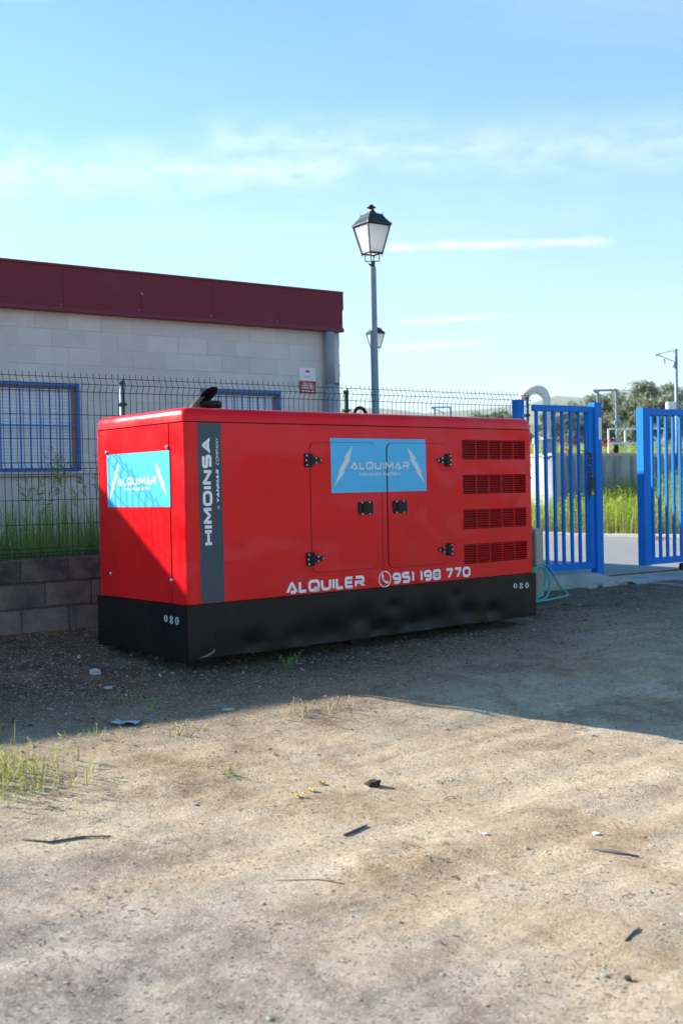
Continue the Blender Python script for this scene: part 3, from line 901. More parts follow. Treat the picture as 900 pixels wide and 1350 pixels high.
# the strip between the doors carries a sheet seam
MB().box((1.8095, -.0022, ZB + OZ + .01), (1.8125, -.0005, 1.128 + OZ)).obj('panel_seam', GAP, gen_t)
sto = sticker.obj('sticker', STICK, gen_t); sto['label'] = 'light blue rectangular sticker with white lettering across the doors'
PR2 = PROUD + .002
def emblem(par, f, tx0, tx1, tz0, tz1, ux0, ux1, uz0, uz1, b1, b2, prefix=''):
    for g in text_glyphs('ALQUIMAR', tx1 - tx0, tz1 - tz0, .235, gap=.13):
        MB().sheet([[(tx0 + x, tz0 + y) for x, y in pl] for pl in g], f).obj('letter', BOLTM, par)
    m = MB().sheet([[(ux0 + x, uz0 + y) for x, y in pl] for pl in text_polys('MOVEMOS ENERGIA', ux1 - ux0, uz1 - uz0, .24, gap=.18, subst={'A': 'a', 'I': 'i'})], f)
    m.obj('tagline', BOLTM, par)['kind'] = 'stuff'
    for (x0, z0, x1, z1) in (b1, b2):
        q = MB().sheet([[(x0 + (x1 - x0) * px, z0 + (z1 - z0) * pz) for px, pz in BOLT]], f)
        q.obj('bolt_emblem', BOLTM, par)
emblem(sto, lambda a, z: F(a, z, PR2), 1.487, 2.105, 1.311, 1.373, 1.578, 2.010, 1.263, 1.287, (1.325, 1.185, 1.515, 1.497), (2.276, 1.190, 2.090, 1.486))

letters('rental_lettering', [[[(.846 + x, .397 + y) for x, y in pl] for pl in g] for g in text_glyphs('ALQUILER', .762, .091, .245, gap=.10)], lambda a, z: F(a, z, .002), WHITEP, gen_t)
letters('phone_number', [[[(1.905 + x, .398 + y) for x, y in pl] for pl in g] for g in text_glyphs('951 198 770', .889, .089, .245, gap=.12)], lambda a, z: F(a, z, .002), WHITEP, gen_t, 'digit')
lt = MB(); cxx, czz = 1.822, .443
circ = [(cxx + .061 * cos(2 * pi * k / 28), czz + .061 * sin(2 * pi * k / 28)) for k in range(28)]
lt.sheet(ribbon(circ, .008, True), lambda a, z: F(a, z, .002))
hs = fillet([(cxx - .024, czz + .034), (cxx - .022, czz + .005), (cxx - .006, czz - .018), (cxx + .030, czz - .026)], .03)
lt.sheet(ribbon(hs, .012), lambda a, z: F(a, z, .002))
lt.sheet([[(cxx - .034, czz + .012), (cxx - .012, czz + .014), (cxx - .016, czz + .040), (cxx - .030, czz + .042)], [(cxx + .008, czz - .036), (cxx + .012, czz - .014), (cxx + .036, czz - .018), (cxx + .036, czz - .034)]], lambda a, z: F(a, z, .0022))
lt.obj('phone_icon', WHITEP, gen_t)

# near end: access panel, its sticker, screws
EN0, EN1 = .203, 1.100
MB().box((-.0025, EN0 - .004, ZB + OZ + .008), (.002, EN1 + .004, ZS + OZ - .004)).obj('panel_gap', GAP, gen_t)
ep = MB().box((-.005, EN0, ZB + OZ + .008), (.001, EN1, ZS + OZ - .0045)).obj('end_panel', RED, gen_t)
for a, z in ((1.094, 1.478), (.214, 1.484), (1.072, .556), (.194, .548)):
    s_ = MB(); s_.lathe([(.006, 0), (.014, .002), (.013, .010), (.006, .016)], seg=8)
    o = s_.obj('screw', STEEL, ep, (-.005, a, z + OZ)); o.rotation_euler = (0, -pi / 2, 0)
es = MB().sheet([[(.190, 1.064), (.190, 1.462), (1.097, 1.462), (1.097, 1.064)]], lambda a, z: E(a, z, .0062)).obj('sticker', STICK, gen_t)
# the end lettering runs left to right for the viewer: mirror the axis
fe = lambda a, z: E(1.287 - a, z, .0072)
mm = lambda a: 1.287 - a
emblem(es, fe, mm(.932), mm(.376), 1.224, 1.284, mm(.829), mm(.464), 1.186, 1.208, (mm(1.068), 1.113, mm(.908), 1.397), (mm(.225), 1.130, mm(.392), 1.393))
# roof fittings: exhaust outlet with an open flap, lifting ring
ex = MB(); ex.smooth = True
ex.lathe([(.075, 0), (.082, .03), (.092, .032), (.092, .068), (.085, .074), (.07, .074), (.07, .02)], seg=20)
ex.obj('exhaust_outlet', BLKPL, gen_t, (.41, .30, ZT + OZ))
fl = MB(); fl.smooth = True
fl.lathe([(.005, -.012), (.088, -.006), (.094, 0), (.088, .006), (.005, .012)], seg=22)
FLAPBLK = mat('flap_black', (.004, .004, .004), .95, spec=.02)  # black flap; shade of its underside put into the darker, matte colour
fo = fl.obj('rain_flap', FLAPBLK, gen_t, (.40, .30, ZT + OZ + .122))
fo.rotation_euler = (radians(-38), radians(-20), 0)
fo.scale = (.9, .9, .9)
MB().tube([(.255, .30, ZT + OZ), (.275, .30, ZT + OZ + .035), (.33, .30, ZT + OZ + .095), (.37, .30, ZT + OZ + .125)], [.022, .028, .02, .016], 8).obj('flap_arm', mat('worn_iron', (.10, .10, .075), .7, var=.4, scale=30), gen_t)
rg = MB(); rg.smooth = True
rg.tube([(1.86 + .062 * cos(a), .30, ZT + OZ + .015 + .055 * sin(a)) for a in [i * pi / 10 for i in range(11)]], .015, 8)
rg.obj('lifting_ring', BLKPL, gen_t)

# ================================================================== BLOCK WALL + FENCE
WALL_U0, WALL_U1 = 1.2, 8.84
bw = thing('block_wall', 'low dark-stained grey concrete block wall under the green mesh fence', 'wall', UV(WALL_U0, 9.0, .45), FA)
def chamf_block(lx, ly, lz, c=.006):
    return MB().bbox((0, 0, 0), (lx, ly, lz), c)
core = MB().box((.0, .012, -.25), (WALL_U1 - WALL_U0, .188, .622)); core.obj('mortar_core', MORT, bw)
bm_l = chamf_block(.389, .2, .189, .009); bm_t = chamf_block(.389, .2, .189, .009)
me_l = me_t = None
z_rows = [(.0 - .155, 0.0), (.0375 + .0, .2), (.2405, .0), (.4435, .2)]
for ri, (z0, sh) in enumerate([(-.168, .05), (.035, .25), (.238, .05), (.441, .25)]):
    u = -sh - .2
    while u < WALL_U1 - WALL_U0:
        a = max(u, 0); c = min(u + .400, WALL_U1 - WALL_U0)
        if c - a > .05:
            top = ri == 3
            if top:
                if me_t is None: o = bm_t.obj('block', BLOCKW, bw, (a, 0, z0)); me_t = o.data
                else: o = link('block', me_t, bw, (a, 0, z0))
            else:
                if me_l is None: o = bm_l.obj('block', BLOCKL, bw, (a, 0, z0)); me_l = o.data
                else: o = link('block', me_l, bw, (a, 0, z0))
            o.scale = ((c - a) / .400, 1, 1)
            o.location.y += random.uniform(-.004, .004); o.location.z += random.uniform(-.003, .003)
            o.rotation_euler = (0, 0, random.uniform(-.006, .006))
        u += .400
pil = MB().bbox((0, 0, 0), (.115, .24, .84), .01).obj('concrete_pillar', CONCP, None, UV(8.855, 8.97, .28)); pil.rotation_euler = (0, 0, FA)
tag(pil, 'pale concrete pillar ending the block wall beside the gate', 'pillar')

fn = thing('mesh_fence', 'dark green welded wire mesh fence with bent wires on the block wall', 'fence', UV(WALL_U0, 9.08, 1.08), FA)
def vw():
    b = MB()
    pts = [(0, 0, -.005), (0, 0, .02), (0, -.03, .05), (0, 0, .085), (0, 0, .69), (0, -.03, .737), (0, 0, .785), (0, 0, 1.379), (0, -.036, 1.44), (0, 0, 1.498), (0, 0, 1.535)]
    b.tube(pts, .0030, 4); return b
me = None; u = .03
while u < 8.89 - WALL_U0:
    if me is None: me = vw().obj('upright_wire', GREENW, fn, (u, 0, 0)).data
    else: link('upright_wire', me, fn, (u, 0, 0))
    u += .0555
for z, y in ((.02, 0), (.05, -.03), (.085, 0), (.28, 0), (.48, 0), (.69, 0), (.737, -.03), (.785, 0), (.985, 0), (1.186, 0), (1.379, 0), (1.44, -.036), (1.498, 0)):
    MB().tube([(0, y + .005, z), (7.69, y + .005, z)], .0030, 4).obj('cross_wire', GREENW, fn)
for u in (2.10, 4.11, 6.466, 8.89):
    p = MB(); p.smooth = True
    p.tube([(0, 0, -.25), (0, 0, 1.46)], .024, 10)
    po = p.obj('post', GALV, fn, (u - WALL_U0, .035, 0))
    if u == 6.466: po.data.materials[0] = GREENW
    cpm = MB(); cpm.lathe([(.026, 0), (.030, .004), (.030, .018), (.02, .028), (.004, .03)], seg=10); cpm.obj('post_cap', GREENW, po, (0, 0, 1.455))
    for zc_ in (1.29, .6):
        cl_ = MB(); cl_.lathe([(.028, 0), (.044, .008), (.044, .022), (.028, .03)], seg=10); cl_.obj('clamp', GREENW, po, (0, 0, zc_ - .02))
    wl = MB(); wl.tube([(0, -.03, .0), (0, -.03, 1.50)], .007, 4); wl.obj('edge_wire', GREENW, po)

# ================================================================== BUILDING
BU0 = -3.6
BLK0 = 2.6
bd = thing('block_building', 'single storey pale concrete block building with a maroon metal fascia and barred windows', 'building', UV(BU0, 12.4, .5), FA)
rest = MB()
def bl(u, v, z): return (u - BU0, v - 12.4, z - .5)
WINS = [(3.80, 5.05), (6.64, 7.754)]
WZ0, WZ1 = 1.864, 2.864
BUE = 8.708
def wallcore():
    b = MB()
    us = [BU0, WINS[0][0], WINS[0][1], WINS[1][0], WINS[1][1], BUE - .012]
    y0, y1 = .0045, .25
    for i in range(5):
        if i in (1, 3):
            b.box((us[i] - BU0, y0, 0), (us[i + 1] - BU0, y1, WZ0 - .5)); b.box((us[i] - BU0, y0, WZ1 - .5), (us[i + 1] - BU0, y1, 3.7))
        else: b.box((us[i] - BU0, y0, 0), (us[i + 1] - BU0, y1, 3.7))
    x0, x1 = 0, BUE - BU0
    b.box((x1 - .25, .251, 0), (x1 - .001, 10, 3.7)); b.box((x0, .251, 0), (x0 + .25, 10, 3.7)); b.box((x0 + .251, 9.75, 0), (x1 - .251, 10, 3.7))
    b.obj('wall', FMORT, bd)
    MB().box((x0 - .1, -.08, 3.45), (x1 + .02, 10.1, 3.66)).obj('roof', MAROON, bd)
wallcore()
me_b = None
PITCHB = .395
for r_ in range(15):
    ztop = 3.664 - r_ * .2; z0 = ztop - .1945
    if r_ == 0: ztop = 3.72; z0 = 3.4695
    if z0 < .8: break
    u = 8.708 - PITCHB * 32 - (.0 if r_ % 2 else .1975)
    while u < BUE - .02:
        a, c = max(u, BU0), min(u + PITCHB - .006, BUE)
        u += PITCHB
        if c - a < .04: continue
        segs = [(a, c)]
        if WZ0 - .05 < (z0 + ztop) / 2 < WZ1 + .02 and r_ > 0:
            for (w0, w1) in WINS:
                ns = []
                for (p, q_) in segs:
                    if q_ <= w0 or p >= w1: ns.append((p, q_))
                    else:
                        if p < w0 - .03: ns.append((p, w0))
                        if q_ > w1 + .03: ns.append((w1, q_))
                segs = ns
        for (p, q_) in segs:
            if q_ < BLK0:
                x_, y_, z_ = bl(p, 12.4 + random.uniform(-.002, .002), z0); rest.bbox((x_, y_, z_), (x_ + q_ - p, y_ + .06, z_ + ztop - .0055 - z0 if r_ else z_ + .1945), .004); continue
            if me_b is None:
                o = MB().bbox((0, 0, 0), (.389, .06, .1945), .004).obj('facade_block', FBLOCK, bd, bl(p, 12.4, z0)); me_b = o.data
            else: o = link('facade_block', me_b, bd, bl(p, 12.4, z0))
            o.scale = ((q_ - p) / .389, 1, (3.664 - 3.4695) / .1945 if r_ == 0 else 1)
            o.location.y += random.uniform(-.002, .002)
            if u > BUE and q_ >= BUE - .01: o.scale.y = 3.0

rest.obj('farther_blocks', FBLOCK, bd)['kind'] = 'stuff'
def window(w0, w1):
    z0, z1 = WZ0, WZ1
    t = MB()
    # frame set back in the reveal, its darker top strip standing in for the lintel's shadow
    fv = 12.46
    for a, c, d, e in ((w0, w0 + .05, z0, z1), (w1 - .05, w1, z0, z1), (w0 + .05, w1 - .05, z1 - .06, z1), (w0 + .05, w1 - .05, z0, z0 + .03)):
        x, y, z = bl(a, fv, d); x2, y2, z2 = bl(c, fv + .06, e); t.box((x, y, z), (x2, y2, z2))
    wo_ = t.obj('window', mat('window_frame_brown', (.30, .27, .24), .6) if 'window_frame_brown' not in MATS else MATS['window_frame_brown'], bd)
    n = 24; h = (z1 - .06 - z0 - .03) / n
    sm = MB().bbox((0, 0, 0), (w1 - w0 - .104, .014, h - .0035), .003); me = None
    for k in range(n):
        lc = bl(w0 + .052, fv + .02, z0 + .03 + h * k + .001)
        if me is None: me = sm.obj('shutter_slat', SHUT, wo_, lc).data
        else: link('shutter_slat', me, wo_, lc)
    MB().bbox(bl(w0 - .06, 12.345, z0 - .052), bl(w1 + .02, 12.46, z0 - .004), .006).obj('sill', SILL, bd)
    # blue security grille on the face of the wall
    g = MB(); gv = 12.375
    for a, c, d, e in ((w0 - .01, w1 + .012, z1 - .035, z1 - .005), (w0 - .01, w1 + .012, z0 + .01, z0 + .04), (w0 - .01, w0 + .02, z0 + .04, z1 - .035), (w1 - .018, w1 + .012, z0 + .04, z1 - .035), (w0 + .02, w1 - .018, 2.372, 2.388)):
        x, y, z = bl(a, gv, d); x2, y2, z2 = bl(c, gv + .022, e); g.box((x, y, z), (x2, y2, z2))
    for zc_ in (z0 + .2, z1 - .2):
        x, y, z = bl(w1 - .012, gv + .022, zc_); g.box((x, y, z), (x + .02, y + .03, z + .03))
    go = g.obj('grille', BLUEG, bd)
    nb = 10 if w1 - w0 > 1.2 else 9
    for k in range(nb):
        uu = w0 + (w1 - w0) * (k + 1) / (nb + 1)
        MB().tube([bl(uu, gv + .011, z0 + .04), bl(uu, gv + .011, z1 - .035)], .0095, 6).obj('bar', BLUEG, go)
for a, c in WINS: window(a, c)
def fascia():
    k = 12.28 / 12.4
    us = [(8.74 - .958 * i) for i in range(0, 14)][::-1]
    us = [u * k + (0 if i < len(us) - 1 else .03) for i, u in enumerate(us)]
    zb, zt = 3.655, 4.185
    for a, c in zip(us, us[1:]):
        if c < BU0 - 1.3: continue
        b = MB(); b.bbox(bl(a + .0012, 12.28, zb + .05), bl(c - .0012, 12.315, zt - .03), .002)
        o = b.obj('fascia_panel', MAROON, bd)
        r_ = MB(); r_.lathe([(.008, 0), (.007, .006), (.002, .008)], seg=6)
        for zz in (zb + .08,):
            q = r_.obj('rivet', GALV, o, bl(c - .03, 12.28, zz)); q.rotation_euler = (pi / 2, 0, 0)
    e0, e1 = us[0], us[-1]
    MB().bbox(bl(e0, 12.265, zb), bl(e1 + .012, 12.33, zb + .05), .006).obj('lower_trim', MAROONL, bd)
    MB().bbox(bl(e0, 12.262, zt - .03), bl(e1 + .012, 12.33, zt), .006).obj('upper_trim', MAROONL, bd)
    MB().box(bl(e0, 12.33, zb + .004), bl(e1 + .004, 12.42, zb + .02)).obj('soffit', MAROON, bd)
    b = MB()
    for i in range(9): b.bbox(bl(e1 - .004, 12.332 + i * 1.15, zb + .006), bl(e1 + .006, 12.332 + i * 1.15 + 1.146, zt - .004), .003)
    b.obj('side_fascia', MAROON, bd)
    MB().box(bl(BU0, 12.32, zb + .1), bl(e1 - .006, 12.42, zt - .005)).obj('fascia_backing', MAROON, bd)
    # stub of plaster chip on the fascia
    MB().sheet([[(0, 0), (.03, -.03), (.035, -.06), (.012, -.02)]], lambda a, z: tuple(Vector(bl(5.80 + a, 12.2775, 3.96 + z)))).obj('chip', SILL, bd)
fascia()
dp = MB(); dp.smooth = True
dp.tube([bl(8.49, 12.315, 3.65), bl(8.49, 12.315, 2.95)], .066, 14)
dpo = dp.obj('downpipe', PIPEG, bd)
d2 = MB(); d2.smooth = True; d2.tube([bl(8.49, 12.315, 2.97), bl(8.49, 12.315, .9)], .078, 14); d2.obj('lower_pipe', PIPEG, dpo)
d3 = MB(); d3.bbox(bl(8.50, 12.24, 2.955), bl(8.585, 12.39, 2.985), .004); d3.obj('pipe_bracket', RUST, dpo)

# alarm sign
sg = thing('alarm_sign', 'small white and red alarm notice fixed to the block wall near the downpipe', 'sign', UV(8.06, 12.385, 2.848), FA)
MB().box((0, 0, .160), (.247, .012, .326)).obj('upper_plate', SIGNW, sg)
MB().box((.002, -.001, 0), (.245, .012, .158)).obj('lower_plate', REDSIGN, sg)
q_ = MB().sheet([[(.092, .268), (.152, .268), (.152, .298), (.092, .298)]], lambda a, z: (a, -.002, z)); q_.obj('logo', REDSIGN, sg)
scr = MB(); rr_ = random.Random(4)
pts = [(.055 + i * .008, .205 + .012 * sin(i * 1.9) + .0012 * i) for i in range(17)]
scr.sheet(ribbon(pts, .004), lambda a, z: (a, -.002, z)); scr.obj('script', SIGNT, sg)
fc = bpy.data.curves.new('alarm_text', 'FONT'); fc.body = 'Alarma'; fc.size = .058; fc.align_x = 'CENTER'
fo_ = bpy.data.objects.new('tmp', fc); COL.objects.link(fo_)
bpy.context.view_layer.update()
me = bpy.data.meshes.new_from_object(fo_.evaluated_get(bpy.context.evaluated_depsgraph_get()))
bpy.data.objects.remove(fo_)
me.materials.clear(); me.materials.append(SIGNW)
o = link('sign_text', me, sg, (.123, -.003, .108)); o.rotation_euler = (pi / 2, 0, 0); o.scale = (1.0, 1, 1)
tx = MB()
for zz, segs in ((.088, ((.03, .09), (.10, .215))), (.062, ((.03, .13), (.145, .215))), (.022, ((.03, .06), (.07, .105), (.12, .16), (.175, .215)))):
    for a, c in segs: tx.sheet([[(a, zz), (c, zz), (c, zz + .014), (a, zz + .014)]], lambda p, z: (p, -.003, z))
tx.obj('small_print', SIGNW, sg)

# ================================================================== GATES
GV = 9.8
def sq(b, u, z0, z1, w_=.04, v=0.0, d=None): b.bbox((u - w_ / 2, v - (d or w_) / 2, z0), (u + w_ / 2, v + (d or w_) / 2, z1), .003)
sg1 = thing('blue_gate', 'blue steel bar gate leaf standing shut between two blue posts', 'gate', UV(9.66, GV, .55), FA)
MB().bbox((.0, -.03, 1.925), (1.0, .03, 2.0), .004).obj('top_rail', BLUEP, sg1)
MB().bbox((.0, -.03, 0), (1.0, .03, .085), .004).obj('bottom_rail', BLUEP, sg1)
b = MB(); sq(b, .955, .086, 1.924, .09, 0, .06); b.obj('lock_stile', BLUEP, sg1)
me = None
for uu in (.055, .20, .345, .483, .627, .765, .895):
    if me is None:
        b = MB(); sq(b, 0, .086, 1.924, .036); me = b.obj('bar', BLUEP, sg1, (uu, 0, 0)).data
    else: link('bar', me, sg1, (uu, 0, 0))
MB().bbox((.91, -.05, .93), (.985, -.031, 1.13), .004).obj('lock_plate', mat('dark_lock_iron', (.03, .03, .04), .5, .3), sg1)
gp1 = thing('gate_post', 'tall blue square gate post with a small white label plate', 'gate post', UV(10.665, GV, .38), FA, 'blue posts beside the bar gate')
MB().bbox((0, -.06, 0), (.125, .06, 2.22), .012).obj('post', BLUEP, gp1)
lp = MB().box((.055, -.064, 1.76), (.105, -.0605, 2.03)).obj('label_plate', SIGNW, gp1)
b = MB()
for k in range(6): b.box((.078, -.066, 1.785 + k * .038), (.084, -.0642, 1.80 + k * .038))
b.obj('label_print', SIGNT, lp)
gp2 = thing('gate_post', 'blue ribbed hinge post behind the end of the mesh fence', 'gate post', UV(9.46, 9.9, .38), FA, 'blue posts beside the bar gate')
MB().bbox((0, -.05, 0), (.12, .05, 2.23), .008).obj('post', BLUEP, gp2)
MB().bbox((.124, -.035, .2), (.17, .035, 2.20), .006).obj('hinge_bar', BLUEP, gp2)
b = MB()
for z_ in (.5, 1.85): b.tube([(.185, 0, z_), (.185, 0, z_ + .12)], .016, 8)
b.obj('hinge', STEEL, gp2)

sl = thing('sliding_gate', 'blue steel sliding gate of vertical bars, half open on the right', 'gate', UV(11.57, GV, .53), FA)
MB().bbox((-.02, -.06, 0), (.115, .06, 2.025), .006).obj('stile', BLUEP, sl)
MB().bbox((.117, -.03, 1.94), (4.4, .03, 2.02), .004).obj('top_rail', BLUEP, sl)
MB().bbox((.117, -.03, .005), (4.4, .03, .09), .004).obj('bottom_rail', BLUEP, sl)
me = None; uu = .21
while uu < 4.35:
    if me is None:
        b = MB(); sq(b, 0, .091, 1.939, .036); me = b.obj('bar', BLUEP, sl, (uu, 0, 0)).data
    else: link('bar', me, sl, (uu, 0, 0))
    uu += .14
for uu in (.78, 3.6):
    b = MB(); b.tube([(uu, -.02, -.055), (uu, .02, -.055)], .05, 14); b.obj('wheel', BLKPL, sl)

# chain with padlock
ch = thing('chain', 'rusty steel chain with padlock hanging from the bar gate by its lock', 'chain', UV(10.47, 9.74, 1.95), FA)
CHAINM = mat('dull_chain_steel', (.10, .085, .075), .55, .5, var=.3, scale=40)
def linkm():
    b = MB(); b.smooth = True
    pts = [(.013 * cos(a), 0, .013 * sin(a) + (.014 if sin(a) >= 0 else -.014)) for a in [2 * pi * k / 12 for k in range(13)]]
    b.tube(pts, .0055, 5, False); return b
path = [(-.05, .02, .06), (-.02, -.01, .055), (.02, -.02, .04), (.05, -.02, .03), (.062, -.015, -.02)]
z_ = -.02
pts = []
strand1 = [(.055, -.012, .0), (.058, -.010, -.55)]
strand2 = [(.095, -.012, .0), (.092, -.008, -.42)]
me = None; j = 0
def put(p, d, roll):
    global me
    if me is None: o = linkm().obj('chain_link', CHAINM, ch, p); me = o.data
    else: o = link('chain_link', me, ch, p)
    o.rotation_euler = (Vector(d).to_track_quat('Z', 'Y') @ __import__('mathutils').Quaternion((0, 0, 1), roll)).to_euler()
for st_ in ([(-.06, -.02, .05), (.05, -.025, .02)], strand1, strand2, [(.05, -.02, .02), (.098, -.02, 0)]):
    a = Vector(st_[0]); c = Vector(st_[1]); d = c - a; n = max(2, int(d.length / .040))
    for k in range(n):
        p = a + d * (k / n); put((p.x + random.uniform(-.003, .003), p.y, p.z), d, (k % 2) * pi / 2 + .3)
pk = MB(); pk.bbox((.075, -.035, -.50), (.115, -.013, -.45), .005); pk.tube([(.083, -.024, -.45), (.083, -.024, -.425), (.095, -.024, -.415), (.107, -.024, -.425), (.107, -.024, -.45)], .004, 6)
pk.obj('padlock', mat('brass', (.45, .34, .12), .4, .8), ch)

# concrete sill under the bar gate, broken at its end
def rubble(name, lab, cat, loc, size, seed, m, group=None, rz=0.0, sub=2, rough=.35):
    bm = bmesh.new(); bmesh.ops.create_icosphere(bm, subdivisions=sub, radius=1); rg_ = random.Random(seed); of = Vector((seed * 3.1, seed * 1.7, 0))
    for v in bm.verts:
        p = v.co.copy(); k = 1 + rough * noise.noise(p * 1.3 + of) + rough * .4 * noise.noise(p * 3.4 + of)
        q = Vector((max(-.8, min(.8, p.x)), max(-.8, min(.8, p.y)), max(-.75, min(.75, p.z)))) * k
        v.co = Vector((q.x * size[0], q.y * size[1], q.z * size[2]))
    me_ = bpy.data.meshes.new(name); bm.to_mesh(me_); bm.free(); me_.materials.append(m)
    for f in me_.polygons: f.use_smooth = sub > 2
    o = link(name, me_, None, loc); o.rotation_euler = (0, 0, rz)
    return tag(o, lab, cat, group)
def sillblock():
    b = MB(); nx = 30
    top = []; vs = []
    for i in range(nx + 1):
        u = 9.25 + (10.85 - 9.25) * i / nx
        e = sstep(u, 10.35, 10.85)
        zt = .52 - .10 * e + .03 * noise.noise(Vector((u * 5, 1, 0))) * (.3 + e)
        v0 = 9.42 + .04 * noise.noise(Vector((u * 4, 3, 0))) + .08 * e; vv = .02 * noise.noise(Vector((u * 9, 7, 0)))
        vs += [(u, v0 - .09, .30), (u, v0 - .02 + vv, .41), (u, v0 + .05, zt), (u, 9.98, zt + .005), (u, 10.06, .36)]
    vs = [UV(*p) for p in vs]
    b.add(vs, [(i * 5 + k, (i + 1) * 5 + k, (i + 1) * 5 + k + 1, i * 5 + k + 1) for i in range(nx) for k in range(4)])
    b.add([vs[nx * 5 + k] for k in range(5)], [(0, 1, 2, 3, 4)])
    tag(b.obj('gate_sill', CONC), 'rough broken concrete sill under the blue bar gate', 'sill')
sillblock()
for k, (u, v, sx, sy, sz, lab) in enumerate([(10.62, 9.34, .10, .06, .05, 'large broken concrete lump at the end of the gate sill'), (10.36, 9.30, .14, .05, .045, 'flat pale broken concrete slab leaning on the gate sill'),
                                              (10.02, 9.26, .10, .05, .03, 'low cracked concrete fragment in front of the gate sill'), (10.80, 9.42, .08, .07, .06, 'rounded concrete lump between gate sill and threshold')]):
    rubble('concrete_lump', lab, 'concrete lump', UV(u, v, .385), (sx, sy, sz), 11 + k, CONCP, 'broken concrete lumps', FA, 3, .45)

# drain grate
gt = thing('drain_grate', 'iron slotted drain grate set in the ground before the sliding gate', 'drain grate', UV(11.0, 8.72, .375), FA)
MB().box((0, 0, -.02), (.42, .80, .006)).obj('pit', GAP, gt)
b = MB()
for a, c in (((-.03, -.03), (.45, 0)), ((-.03, .80), (.45, .83)), ((-.03, 0), (0, .80)), ((.42, 0), (.45, .80))): b.box((a[0], a[1], -.02), (c[0], c[1], .016))
b.obj('frame', CONC, gt)
me = None
for k in range(11):
    if me is None: me = MB().box((0, 0, 0), (.42, .028, .014)).obj('grate_bar', mat('cast_iron', (.10, .10, .10), .6, .4, var=.3), gt, (0, .03 + k * .07, 0)).data
    else: link('grate_bar', me, gt, (0, .03 + k * .07, 0))

# hose
def hose():
    b = MB(); b.smooth = True
    ctrl = [(8.40, 8.82, .46), (8.62, 8.84, .66), (8.78, 8.84, .72), (8.86, 8.84, .62), (8.78, 8.80, .47), (8.60, 8.72, .392), (8.45, 8.70, .39), (8.55, 8.76, .54), (8.72, 8.84, .70), (8.86, 8.86, .70), (8.92, 8.84, .56), (8.84, 8.78, .44),
            (8.66, 8.66, .392), (8.5, 8.66, .40), (8.62, 8.8, .60), (8.84, 8.86, .735), (8.98, 8.88, .66), (9.09, 8.86, .50), (9.15, 8.80, .40), (9.02, 8.70, .392), (8.8, 8.62, .39), (8.5, 8.52, .39), (8.1, 8.5, .385)]
    pts = []
    for i in range(len(ctrl) - 1):
        p0, p1, p2, p3 = [Vector(ctrl[max(0, min(len(ctrl) - 1, i + k))]) for k in (-1, 0, 1, 2)]
        for s_ in range(7):
            t = s_ / 7
            p = .5 * ((2 * p1) + (p2 - p0) * t + (2 * p0 - 5 * p1 + 4 * p2 - p3) * t * t + (3 * p1 - p0 - 3 * p2 + p3) * t ** 3)
            pts.append(UV(p.x, p.y, max(p.z, .385)))
    b.tube(pts, .0105, 6)
    tag(b.obj('garden_hose', HOSE), 'turquoise green garden hose looped over the pillar and along the ground behind the generator', 'hose')
hose()

